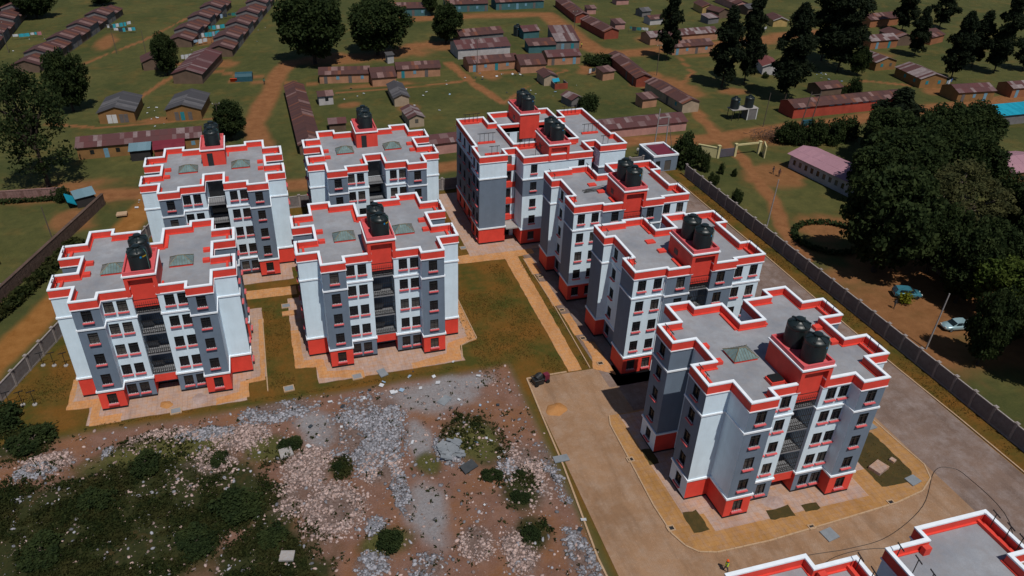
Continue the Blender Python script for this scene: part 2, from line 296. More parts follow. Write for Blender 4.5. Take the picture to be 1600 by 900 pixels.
    waste = mix(nt, ramp(nt, n2, 0.3, 0.7), (0.165, 0.082, 0.055), (0.25, 0.14, 0.105)); waste = mix(nt, ramp(nt, n4, 0.45, 0.65, (0, 0, 0), (0.6,)*3), waste, (0.25, 0.105, 0.035))
    waste = mix(nt, ramp(nt, n3, 0.5, 0.75, (0, 0, 0), (0.45,)*3), waste, (0.25, 0.175, 0.145))
    ashc = mix(nt, ramp(nt, n3, 0.3, 0.75), (0.20, 0.185, 0.19), (0.33, 0.315, 0.325)); ashc = mix(nt, ramp(nt, n2, 0.5, 0.75, (0, 0, 0), (0.5,)*3), ashc, (0.20, 0.115, 0.085))
    rubc = mix(nt, ramp(nt, n3, 0.35, 0.7), (0.12, 0.075, 0.06), (0.23, 0.17, 0.15))
    grnc = mix(nt, ramp(nt, n3, 0.3, 0.75), (0.014, 0.021, 0.007), (0.048, 0.050, 0.016)); grnc = mix(nt, ramp(nt, n2, 0.55, 0.8, (0, 0, 0), (0.85,)*3), grnc, (0.115, 0.058, 0.026))
    lg = mix(nt, ramp(nt, n3, 0.3, 0.7), (0.055, 0.062, 0.018), (0.115, 0.105, 0.034)); grnc = mix(nt, fl[3], grnc, lg); waste = mix(nt, fl[1], waste, ashc); waste = mix(nt, fl[0], waste, rubc); waste = mix(nt, fl[2], waste, grnc)
    c = mix(nt, z[2], grass, road); c = mix(nt, z[3], c, orng); c = mix(nt, z[1], c, lawn); c = mix(nt, z[0], c, waste)
    c = mix(nt, ramp(nt, n5, 0.35, 0.7, (0.25,)*3, (0, 0, 0)), c, (0.02, 0.016, 0.008))
    nt.links.new(c, b.inputs['Base Color']); b.inputs['Roughness'].default_value = 0.95; b.inputs['Specular IOR Level'].default_value = 0.1
    ad = nd(nt, 'ShaderNodeMath', operation='ADD'); nt.links.new(n3, ad.inputs[0]); nt.links.new(n5, ad.inputs[1]); bump(nt, b, ad.outputs[0], 0.7, 0.12)
    me.materials.append(m); me.polygons.foreach_set('use_smooth', [True]*len(me.polygons))
    return link('ground', me, kind='structure')
ground = build_ground()
# ------------------------------------------------------------------ roads, aprons, walks
def prism(mb, poly, z0, z1, mi=0):
    n = len(poly); mb.quad(*[(*p, z1) for p in poly], mi=mi)
    for k in range(n): a, b = poly[k], poly[(k+1) % n]; mb.quad((*a, z0), (*b, z0), (*b, z1), (*a, z1), mi=mi)
def sheet(name, polys, mat, z1, z0=0.0):
    mb = MB()
    for p in polys: prism(mb, p, z0-0.1, z1)
    return mb.obj(name, mat, kind='structure')
def ragged(pts, amp, step=0.6, seed=1, closed=True):
    r = random.Random(seed); out = []
    for a, b in zip(pts, pts[1:]+(pts[:1] if closed else [])):
        L = math.hypot(b[0]-a[0], b[1]-a[1]); k = max(1, int(L/step))
        for i in range(k):
            t = i/k; out.append((a[0]+(b[0]-a[0])*t+r.uniform(-amp, amp), a[1]+(b[1]-a[1])*t+r.uniform(-amp, amp)))
    return out
sheet('paved_road', [[(25.4, 0), (76.4, 0), (76.2, 73.2), (27.7, 73.2)]], 'cabro', 0.03)
sheet('side_road', [[(67.0, 0), (76.2, 0), (76.2, 73.2), (76.4, 100), (76.4, 130), (58.6, 130), (58.6, 73.2), (66.6, 63)]], 'cabrogrey', 0.034)
sheet('court_paving', [[(38.6, 64.2), (66.4, 64.2), (66.4, 73.2), (38.6, 73.2)], [(37.5, 69.0), (58.6, 69.0), (58.6, 130), (37.5, 130)]], 'cabrogrey', 0.038)
KERBF = [(35.2, 64.0), (34.7, 62.5), (34.4, 56.4), (34.0, 49.7), (34.1, 45.8), (34.7, 44.1), (35.7, 43.0), (37.4, 42.5), (43.2, 42.4), (51.1, 42.8), (59.5, 43.3), (63.4, 44.0), (65.6, 45.3), (66.5, 47.2), (66.2, 51.3), (66.0, 56), (65.8, 64.0)]
sheet('house_island', [KERBF], 'yellowconc', 0.11)
def edging(name, pts, wd=0.16, z1=0.16, z0=-0.05, parent=None, closed=False, seg=1.0):
    root = parent or link(name, None, kind='structure')
    P = [Vector((*p, 0)) for p in (pts+[pts[0]] if closed else pts)]; r = random.Random(len(pts))
    for a, b in zip(P, P[1:]):
        L = (b-a).length; k = max(1, round(L/seg))
        for i in range(k):
            c = a+(b-a)*((i+0.5)/k); d = (b-a).normalized(); n = Vector((-d.y, d.x, 0))
            mb = MB(); mb.rbox(c+Vector((0, 0, (z0+z1)/2+r.uniform(-0.006, 0.006))), d*(L/k/2-0.012), n*wd/2, Vector((0, 0, (z1-z0)/2)))
            mb.obj('kerb_stone', 'kerb', root)
    return root
edging('kerb', KERBF)
edging('kerb', [(25.5, 30), (25.6, 45), (26.1, 50.1), (26.8, 57.5), (27.3, 66.2), (27.8, 73.4), (33.3, 73.4)], 0.2, 0.14)
edging('kerb', [(76.6, 30), (76.5, 52.6), (76.2, 63.1), (76.2, 73.1), (76.6, 100), (76.6, 124)], 0.18, 0.13, seg=1.5)
sheet('house_apron', [[(36.4, 47.3), (38.6, 47.3), (38.6, 44.9), (57.2, 44.9), (57.2, 48.4), (59.4, 48.4), (59.4, 63.8), (36.4, 63.8)]], 'apron', 0.114)
for i, p in enumerate(([(59.4, 45.6), (63.0, 45.4), (64.3, 46.6), (64.3, 53.2), (62.8, 54.0), (59.4, 53.6)], [(36.4, 45.2), (38.1, 45.2), (38.1, 47.9), (36.4, 48.0)], [(44.9, 44.7), (47.8, 44.6), (47.9, 46.0), (45.2, 45.9)], [(49.2, 44.7), (51.1, 44.7), (51.1, 45.6), (49.2, 45.7)], [(36.3, 55.2), (37.5, 55.2), (37.5, 57.6), (36.3, 57.6)])):
    sheet('flower_bed', [ragged(p, 0.09, 0.5, i)], 'bed', 0.128)
def apron1(name, cx, cy, wx, fx, fy, by, seed):
    p = [(cx-wx, cy-6.8), (cx-fx, cy-6.8), (cx-fx, cy-fy), (cx+fx, cy-fy), (cx+fx, cy-6.8), (cx+wx, cy-6.8), (cx+wx, cy+by), (cx-wx, cy+by)]
    o = sheet(name, [ragged(p, 0.06, 0.8, seed)], 'apron', 0.07); return o
apron1('house_apron', -16.6, 89.3, 11.9, 9.3, 11.0, 9.8, 3); apron1('house_apron', 11.35, 90.57, 12.3, 9.7, 11.3, 10.0, 4)
apron1('house_apron', -9.05, 116.6, 11.9, 9.5, 10.3, 10.0, 5); apron1('house_apron', 15.17, 118.3, 12.0, 9.5, 10.3, 10.0, 6)
sheet('house_apron', [[(29.0, 106.0), (58.4, 106.0), (58.4, 130.4), (29.0, 130.4)]], 'apron', 0.066)
sheet('dusty_walk', [ragged([(-28.6, 81.9), (-25.6, 81.7), (-25.5, 78.1), (-22.0, 78.1), (-22.0, 79.6), (-24.6, 79.6), (-24.6, 83.2), (-28.0, 83.4), (-28.0, 88), (-28.6, 88)], 0.07, 0.6, 8), ragged([(-11.0, 78.3), (-7.0, 78.9), (-7.0, 81.6), (-4.9, 81.8), (-4.6, 96), (-5.3, 96), (-5.5, 82.6), (-8.0, 82.2), (-8.2, 80.2), (-11.0, 79.6)], 0.07, 0.6, 9)], 'orangeconc', 0.078)
sheet('dusty_walk', [ragged([(-1.0, 83.2), (1.7, 82.8), (1.8, 80.4), (7.6, 79.0), (7.6, 80.6), (3.0, 81.6), (2.7, 84.4), (0.2, 84.6), (0.1, 92), (-1.0, 92)], 0.07, 0.6, 10), ragged([(14.0, 79.2), (20.7, 79.6), (21.2, 82.6), (23.8, 83.4), (23.8, 94), (22.9, 94), (22.7, 84.4), (19.8, 83.6), (19.0, 81.3), (14.0, 80.4)], 0.07, 0.6, 11)], 'orangeconc', 0.078)
sheet('walkway', [ragged([(33.6, 73.4), (35.5, 73.4), (36.6, 104.0), (39.6, 104.4), (39.6, 106.6), (27.0, 106.6), (24.4, 106.6), (24.0, 104.2), (34.3, 103.8)], 0.06, 0.8, 12), ragged([(-7.4, 101.9), (0.6, 101.6), (0.6, 104.0), (-7.4, 104.3)], 0.05, 0.7, 13), ragged([(35.6, 106.4), (38.3, 106.4), (38.3, 110.4), (35.6, 110.4)], 0.04, 0.7, 14)], 'orangeconc', 0.05)
sheet('path_slabs', [ragged([(36.9, 73.2), (39.4, 71.2), (39.4, 78.6), (38.0, 79.5), (37.8, 75.6)], 0.05, 0.6, 15), ragged([(37.4, 80.8), (38.6, 80.8), (38.7, 86.2), (37.5, 86.2)], 0.05, 0.6, 16), ragged([(37.0, 88.6), (38.4, 88.6), (38.5, 95.4), (37.3, 95.6)], 0.05, 0.6, 17), ragged([(37.0, 98), (38.6, 98), (38.6, 103), (37.2, 103)], 0.05, 0.6, 18), ragged([(26.6, 112), (28.2, 112), (28.2, 118), (26.6, 118)], 0.05, 0.6, 19), ragged([(27.0, 120.6), (28.2, 120.6), (28.2, 124.6), (27.0, 124.6)], 0.05, 0.6, 20)], 'orangeconc', 0.074)
for pts in ([(20.9, 79.9), (21.4, 82.6), (23.9, 83.7), (23.8, 94.0)], [(-4.7, 79.4), (-4.7, 96)], [(36.6, 73.4), (37.2, 88), (37.2, 103)]): edging('kerb', pts, 0.13, 0.14)
# ------------------------------------------------------------------ flats: shared pieces
MESH = {}
def window_meshes():
    mb = MB(); W_, H_ = 0.55, 0.75
    for a, b, c, d in ((-W_, -W_+0.05, 0, 2*H_), (W_-0.05, W_, 0, 2*H_), (-0.02, 0.02, 0, 2*H_)): mb.box(a, b, -0.03, 0.03, c, d)
    for z in (0, 2*H_-0.05, 1.05): mb.box(-W_+0.05, W_-0.05, -0.025, 0.025, z, z+0.05)
    for k in range(7): x = -W_+0.1+k*0.15; mb.box(x-0.011, x+0.011, 0.05, 0.07, 0.05, 2*H_-0.05)
    for z in (0.4, 0.75, 1.2): mb.box(-W_+0.05, W_-0.05, 0.045, 0.05, z, z+0.02)
    MESH['window'] = mb.mesh('window', 'steel')
    mb = MB(); mb.box(-W_+0.01, W_-0.01, 0.075, 0.085, 0.01, 2*H_-0.01); MESH['pane'] = mb.mesh('pane', 'pane')
    mb = MB(); mb.box(-W_-0.07, W_+0.07, -0.26, 0.02, -0.12, -0.005); MESH['sill'] = mb.mesh('sill', 'sillred')
    mb = MB()                                     # little white scroll rail standing on the sill
    for k in range(5): x = -0.44+k*0.22; mb.box(x-0.07, x+0.07, -0.15, -0.135, 0.0, 0.13+0.04*(k % 2))
    mb.box(-0.53, 0.53, -0.15, -0.135, 0.02, 0.05); MESH['sill_rail'] = mb.mesh('sill_rail', 'whiterail')
window_meshes()
def add_window(root, p0, p1, u, z, wall=0.0, rail=True, sc=1.0):
    L = math.hypot(p1[0]-p0[0], p1[1]-p0[1]); d = ((p1[0]-p0[0])/L, (p1[1]-p0[1])/L); n = (d[1], -d[0]); rz = math.atan2(d[1], d[0])
    o = link('window', MESH['window'], root, (p0[0]+d[0]*u-n[0]*0.08, p0[1]+d[1]*u-n[1]*0.08, z), rz, (sc, 1, sc))
    link('pane', MESH['pane'], o); s = link('sill', MESH['sill'], o, (0, -0.085, 0))
    if rail: link('sill_rail', MESH['sill_rail'], o, (0, -0.02, 0.0))
    return o
WZ = [0.95+3*k for k in range(5)]
def openings(us, floors=range(5), w=0.55): return [(u-w, u+w, WZ[k], WZ[k]+1.5) for u in us for k in floors]
FL = lambda g, m, t=None: [(0, 0.35, 3), (0.35, 3.0, g), (3.0, 12.0, m), (12.0, 15.2, t if t is not None else m)]
WHT, GRY, RED = 0, 1, 2
WMATS = ['white', 'grey', 'red', 'plinth']
def facade(mb, root, p0, p1, g, m, us=(), t=None, floors=range(5), rail=True, tagname=None):
    wall_strip(mb, p0, p1, FL(g, m, t), openings(us, floors))
    for u in us:
        for k in floors:
            o = add_window(root, p0, p1, u, WZ[k], rail=rail)
            if tagname: o['side'] = tagname
TOP = 15.9
def bands_and_roof(root, poly, hole=None, name='roof'):
    for z0, z1, pr in ((2.88, 3.10, 0.13), (11.90, 12.10, 0.11), (14.68, 14.80, 0.12)):
        mb = MB(); ring(mb, offset(poly, -pr), offset(poly, 0.02), z0, z1); mb.obj('string_course', 'coping', root)
    mb = MB(); ring(mb, offset(poly, -0.06), offset(poly, 0.20), 14.80, 15.76, z0i=14.85)
    if hole: ring(mb, offset(hole, 0.0), offset(hole, -0.26), 14.4, 15.76)
    i0, i1 = offset(poly, 0.2), offset(poly, 0.34); ring(mb, i0, i1, 14.9, 15.05)
    mb.obj('parapet', 'red', root)
    mb = MB(); ring(mb, offset(poly, -0.10), offset(poly, 0.23), 15.76, TOP)
    if hole: ring(mb, offset(hole, 0.04), offset(hole, -0.33), 15.76, TOP)
    mb.obj('coping', 'coping', root)
    mb = MB(); slab(mb, offset(poly, 0.1), 14.95, hole=hole); slab(mb, offset(poly, 0.1), 14.6, hole=hole); mb.obj(name, 'roof', root)
def skylight_mesh():
    mb = MB(); mb.box(-1.35, 1.35, -1.1, 1.1, 14.9, 15.2); MESH['sk_kerb'] = mb.mesh('kerb', 'red')
    mb = MB(); e = 0.06; c = [(-1.42, -1.17), (1.42, -1.17), (1.42, 1.17), (-1.42, 1.17)]; rl = [(-0.35, 0), (0.35, 0)]
    zb, zt = 15.22, 15.95
    mb.quad((*c[0], zb), (*c[1], zb), (*rl[1], zt), (*rl[0], zt)); mb.quad((*c[2], zb), (*c[3], zb), (*rl[0], zt), (*rl[1], zt)); mb.quad((*c[1], zb), (*c[2], zb), (*rl[1], zt)); mb.quad((*c[3], zb), (*c[0], zb), (*rl[0], zt))
    MESH['sk_glass'] = mb.mesh('glazing', 'skyglass')
    mb = MB(); up = 0.03
    for a, b in ((c[0], rl[0]), (c[3], rl[0]), (c[1], rl[1]), (c[2], rl[1])): mb.tube([(*a, zb+up), (*b, zt+up)], 0.05, 4)
    mb.tube([(*rl[0], zt+up), (*rl[1], zt+up)], 0.06, 4)
    for k in range(1, 9):
        x = -1.42+2.84*k/9; tx = max(-0.35, min(0.35, x))
        fr = 1.0 if abs(x) < 0.35 else (1.42-abs(x))/1.07
        for sy in (-1, 1): mb.tube([(x, sy*1.17, zb+up), (tx if abs(x) < .35 else x, sy*1.17*(1-fr), zb+(zt-zb)*fr+up)], 0.016, 4)
    for k in range(1, 6):
        y = -1.17+2.34*k/6; fr = 1-abs(y)/1.17
        for sx in (-1, 1): mb.tube([(sx*1.42, y, zb+up), (sx*(1.42-1.07*fr), y, zb+(zt-zb)*fr+up)], 0.016, 4)
    MESH['sk_frame'] = mb.mesh('frame', paint('bronze_frame', (0.17, 0.15, 0.10), 0.5, 0.2, 2, False))
skylight_mesh()
def add_skylight(root, x, y, rz=0):
    k = link('skylight', MESH['sk_kerb'], root, (x, y, 0), rz); link('glazing', MESH['sk_glass'], k); link('frame', MESH['sk_frame'], k)
def tpost_mesh():
    mb = MB(); mb.tube([(0, 0, 14.9), (0, 0, 16.75)], 0.035, 6); mb.box(-0.42, 0.42, -0.03, 0.03, 16.68, 16.76)
    for x in (-0.36, -0.12, 0.12, 0.36): mb.tube([(x, 0, 16.76), (x, 0, 16.82)], 0.012, 4)
    MESH['tpost'] = mb.mesh('clothes_post', 'postblack')
tpost_mesh()
def tposts(root, pts, rz=0, dz=0):
    for x, y in pts: link('clothes_post', MESH['tpost'], root, (x, y, dz), rz)
def pads(root, lst):
    for x, y, sx, sy, h in lst:
        mb = MB(); mb.box(x-sx, x+sx, y-sy, y+sy, 14.9, 14.95+h); mb.obj('roof_plinth', 'red', root)
def tower(root, x0, x1, y0, y1, front=True, door=None, zbase=13.0):
    mb = MB(); t = 17.45
    mb.box(x0, x1, y0+0.5, y1, zbase, t) if front else mb.box(x0, x1, y0, y1, zbase, t)
    if front:   # framed portal over the stair: two cheeks and a lintel
        mb.box(x0, x0+0.42, y0, y0+0.5, 14.8, t); mb.box(x1-0.42, x1, y0, y0+0.5, 14.8, t); mb.box(x0+0.42, x1-0.42, y0, y0+0.5, 17.0, t)
    tw = mb.obj('tank_tower', 'red', root)
    P = [(x0, y0), (x1, y0), (x1, y1), (x0, y1)]
    mb = MB(); ring(mb, offset(P, -0.14), offset(P, 0.1), t, 17.62); mb.obj('coping', 'coping', tw)
    mb = MB(); ring(mb, offset(P, 0.02), offset(P, 0.2), 17.6, 18.05, z0i=17.5); mb.box(x0+0.1, x1-0.1, y0+0.1, y1-0.1, 17.4, 17.6); mb.obj('tank_tray', 'sillred', tw)
    if door:
        x, y, n = door; mb = MB()
        if n == 'y': mb.box(x-0.42, x+0.42, y-0.01, y+0.05, 14.95, 17.0)
        else: mb.box(x-0.03, x+0.03, y-0.45, y+0.45, 15.6, 16.3)
        mb.obj('door' if n == 'y' else 'louvre', 'steel', tw)
    return tw
def tank_mesh():
    mb = MB(); prof = [(1.02, 0), (1.05, 0.05)]
    for k in range(15):
        z = 0.12+k*0.118; prof += [(1.05, z), (1.02, z+0.03), (1.02, z+0.06), (1.05, z+0.09)]
    prof += [(1.06, 1.95), (1.06, 2.12), (1.02, 2.2), (0.72, 2.38), (0.34, 2.46), (0.33, 2.58), (0.36, 2.6), (0.36, 2.68), (0.3, 2.7), (0.02, 2.71)]
    mb.lathe(prof, 28); MESH['tank'] = mb.mesh('water_tank', 'tank', True)
    mb = MB()
    for k in range(6):
        a = k*math.pi/3+0.2; c, s_ = math.cos(a), math.sin(a); mb.rbox((c*0.68, s_*0.68, 2.36), (c*0.34, s_*0.34, -0.11), (-s_*0.1, c*0.1, 0), (0.03*c, 0.03*s_, 0.07))
    mb.lathe([(0.36, 2.6), (0.4, 2.62), (0.4, 2.72), (0.1, 2.76)], 16); MESH['tank_lid'] = mb.mesh('lid', 'tank')
    mb = MB(); a0 = -1.75
    for i in range(3): a = a0+i*0.06; b = a+0.06; mb.quad((1.064*math.cos(a), 1.064*math.sin(a), 1.66), (1.064*math.cos(b), 1.064*math.sin(b), 1.66), (1.064*math.cos(b), 1.064*math.sin(b), 1.86), (1.064*math.cos(a), 1.064*math.sin(a), 1.86), mi=0)
    for i in range(8): a = a0+0.28+i*0.06; b = a+0.06; mb.quad((1.064*math.cos(a), 1.064*math.sin(a), 1.7), (1.064*math.cos(b), 1.064*math.sin(b), 1.7), (1.064*math.cos(b), 1.064*math.sin(b), 1.82), (1.064*math.cos(a), 1.064*math.sin(a), 1.82), mi=1)
    MESH['tank_sticker'] = mb.mesh('sticker', ['stickerblue', 'stickeryellow'])
    mb = MB(); mb.tube([(1.12, 0, 0.1), (1.12, 0, 2.1), (0.9, 0, 2.45)], 0.03, 6); MESH['tank_pipe'] = mb.mesh('pipe', paint('green_pipe', (0.08, 0.2, 0.17), 0.5, 0.1, 2, False))
tank_mesh()
def tank(x, y, z, rz, label, sc=1.0, group='black water tanks on the roof towers'):
    o = link('water_tank', MESH['tank'], None, (x, y, z), rz, (sc*1.06, sc*1.06, sc*1.12), label, 'water tank', group)
    link('lid', MESH['tank_lid'], o); link('sticker', MESH['tank_sticker'], o); link('pipe', MESH['tank_pipe'], o, (0, 0, 0), -1.0); return o
def stair_pieces(root, w, y0, y1, sgn=-1, floors=(3.2, 6.2, 9.2, 12.2)):
    # recess between x=-w..w from the facade y0 inwards to y1: landings, flights, steel grilles
    lo, hi = min(y0, y1), max(y0, y1); f = y0-sgn*0.35
    for z in floors:
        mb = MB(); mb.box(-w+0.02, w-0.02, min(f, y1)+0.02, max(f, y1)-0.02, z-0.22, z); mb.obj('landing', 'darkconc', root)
        mb = MB(); top = z+2.6 if z < 12 else z+1.5
        for k in range(12): x = -w+0.1+k*(2*w-0.2)/11; mb.box(x-0.02, x+0.02, f-0.014, f+0.014, z, top)
        for zz in (z+0.08, z+0.55, z+1.05, z+1.8): mb.box(-w+0.02, w-0.02, f-0.02, f+0.02, zz, zz+0.05)
        for k in range(6):      # ring ornaments in the lower rail
            cx = -w+0.3+k*(2*w-0.6)/5; pts = [(cx+0.17*math.cos(a*math.pi/5), f+sgn*0.02, z+0.32+0.17*math.sin(a*math.pi/5)) for a in range(11)]; mb.tube(pts, 0.018, 4, cap=False)
        mb.obj('stair_grille', 'steel', root)
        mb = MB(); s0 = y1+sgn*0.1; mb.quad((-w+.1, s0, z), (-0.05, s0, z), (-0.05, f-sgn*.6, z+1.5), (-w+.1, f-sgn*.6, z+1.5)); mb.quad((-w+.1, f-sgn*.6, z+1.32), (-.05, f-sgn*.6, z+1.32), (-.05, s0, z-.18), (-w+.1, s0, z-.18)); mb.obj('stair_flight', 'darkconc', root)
# ------------------------------------------------------------------ flats with pyramid skylights (five alike)
def make_cross_flat(label):
    root = empty('apartment_block', (0, 0, 0)); tag(root, label, 'apartment block', 'five-storey red, white and grey apartment blocks')
    x4, x3, x2, w = 10.30, 7.66, 4.74, 1.4; y0, y1, y2, y3, yr, ys = 8.63, 7.28, 5.30, 1.95, 3.4, 5.0
    # counter-clockwise outline; walls get colour and windows segment by segment
    half = [((w, -y1), (x2, -y1), GRY, WHT, (1.2, 2.66), None, 'front'), ((x2, -y1), (x2, -y0), RED, WHT, (), None, None), ((x2, -y0), (x3, -y0), RED, GRY, (1.46,), None, 'front'),
            ((x3, -y0), (x3, -y2), RED, WHT, (), None, None), ((x3, -y2), (x4, -y2), RED, WHT, (), None, None), ((x4, -y2), (x4, -y3), WHT, GRY, (1.7,), None, 'side'),
            ((x4, -y3), (x3, -y3), RED, GRY, (), None, None), ((x3, -y3), (x3, y3), WHT, WHT, (), None, None), ((x3, y3), (x4, y3), RED, GRY, (), None, None), ((x4, y3), (x4, y2), WHT, GRY, (1.7,), None, 'side'),
            ((x4, y2), (x3, y2), RED, WHT, (), None, None), ((x3, y2), (x3, y0), RED, WHT, (), None, None), ((x3, y0), (x2, y0), RED, GRY, (1.46,), None, 'rear'), ((x2, y0), (x2, y1), RED, WHT, (), None, None), ((x2, y1), (w, y1), GRY, WHT, (0.70, 2.16), None, 'rear')]
    mid = [((w, y1), (w, yr), RED, WHT), ((w, yr), (-w, yr), GRY, GRY), ((-w, yr), (-w, y1), RED, WHT)]
    stair = [((-w, -y1), (-w, -ys), RED, WHT), ((-w, -ys), (w, -ys), GRY, GRY), ((w, -ys), (w, -y1), RED, WHT)]
    mb = MB(); poly = []
    for a, b, g, m, us, t, tg in half: facade(mb, root, a, b, g, m, us, t, tagname=tg); poly.append(a)
    for a, b, g, m in mid: facade(mb, root, a, b, g, m); poly.append(a)
    for a, b, g, m, us, t, tg in reversed(half):
        L = abs(b[0]-a[0])+abs(b[1]-a[1]); pa, pb = (-b[0], b[1]), (-a[0], a[1]); facade(mb, root, pa, pb, g, m, [L-u for u in us], t, tagname=tg); poly.append(pa)
    for a, b, g, m in stair: facade(mb, root, a, b, g, m); poly.append(a)
    mb.obj('wall', WMATS, root)
    bands_and_roof(root, poly)
    tower(root, -1.75, 1.75, -7.42, -1.95, True, (0.5, -1.93, 'y'))
    n0 = len(LOG)
    stair_pieces(root, w, -y1, -ys)
    mb = MB(); mb.box(-w+0.01, w-0.01, -6.95, -6.6, 1.95, 3.0); mb.obj('entrance_beam', 'red', root)
    for o in LOG[n0:]: o['side'] = 'front'
    n0 = len(LOG)
    for z in (3, 6, 9, 12):
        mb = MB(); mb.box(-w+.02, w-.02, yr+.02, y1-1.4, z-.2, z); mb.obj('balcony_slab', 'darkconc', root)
        mb = MB()
        for k in range(9): x = -w+.1+k*(2*w-.2)/8; mb.box(x-.012, x+.012, y1-1.46, y1-1.43, z, z+1.05)
        mb.box(-w+.02, w-.02, y1-1.47, y1-1.42, z+1.02, z+1.08); mb.box(-w+.02, w-.02, y1-1.47, y1-1.42, z+.1, z+.15); mb.obj('balcony_rail', 'steel', root)
    mb = MB()
    for z in (0.1, 3, 6, 9, 12): mb.box(-1.15, 1.15, yr+.01, yr+.05, z+0.1, z+2.5)
    mb.obj('balcony_opening', 'pane', root)
    for o in LOG[n0:]: o['side'] = 'rear'
    for sx in (-1, 1): add_skylight(root, sx*3.9, -0.8)
    pads(root, [(sx*6.85, sy*1.35, 0.42, 0.36, 0.38) for sx in (-1, 1) for sy in (-1, 1)]+[(-1.9, 4.9, 0.16, 1.6, 0.2), (1.9, 4.9, 0.16, 1.6, 0.2), (-2.0, -5.9, 0.12, 0.8, 0.2), (2.0, -5.9, 0.12, 0.8, 0.2)]+[(sx*9.35, sy*3.6, 0.14, 1.2, 0.35) for sx in (-1, 1) for sy in (-1, 1)])
    tposts(root, [(sx*9.9, sy*yy) for sx in (-1, 1) for sy in (-1, 1) for yy in (3.0, 4.2)], R(90), -0.35)
    return root
def place(o, x, y, rz): o.location = (x, y, 0); o.rotation_euler = (0, 0, rz); return o
def no_side(s): return lambda o: o.get('side') == s
proto = make_cross_flat('apartment block nearest the camera with an island kerb, whose roof shows one pyramid skylight')
blocks = [('apartment block in the front row at far left, by the overgrown rubble field', -16.6, 89.3, 0), ('apartment block in the middle of the front row, left of the lawn', 11.35, 90.57, 0),
          ('apartment block at the back left, tank tower on its rear edge', -9.05, 116.6, math.pi), ('apartment block at the back, second from left, its tank tower on the rear edge', 15.17, 118.3, math.pi)]
for lb, x, y, rz in blocks:
    c = copy_tree(proto, None, no_side('front' if rz else 'rear')); c['label'] = lb; place(c, x, y, rz)
place(proto, 47.75, 54.83, 0)
def drop(o):
    if o in LOG: LOG.remove(o)
    for c in list(o.children): drop(c)
    bpy.data.objects.remove(o)
for o in [o for o in proto.children if o.get('side') == 'rear' and o.name.startswith('window')]: drop(o)
mb = MB(); mb.box(-0.75, 0.75, -0.6, 0.6, 14.9, 15.3); h = mb.obj('roof_hatch', 'red', proto, loc=(-2.9, -5.4, 0)); mb = MB(); mb.box(-0.62, 0.62, -0.5, 0.5, 15.3, 15.5); mb.obj('hatch_cover', 'tank', h)
for o in bpy.data.objects:
    if 'side' in o: del o['side']
TK = [('front', 47.75, 54.83, 1, 'on the nearest apartment block'), ('A2', -16.6, 89.3, 1, 'on the far left front block'), ('B2', 11.35, 90.57, 1, 'on the middle front block'), ('A1', -9.05, 116.6, -1, 'on the back left block'), ('B1', 15.17, 118.3, -1, 'on the second back block')]
for nm, x, y, s_, where in TK:
    tank(x+0.15, y-s_*6.0, 17.6, 0.5 if s_ > 0 else 2.6, 'ribbed black water tank, %s of the pair %s' % ('front' if s_ > 0 else 'rear', where)); tank(x+0.05 if s_ > 0 else x+0.12, y-s_*3.3, 17.6, 1.4, 'ribbed black water tank, %s of the pair %s' % ('rear' if s_ > 0 else 'front', where))
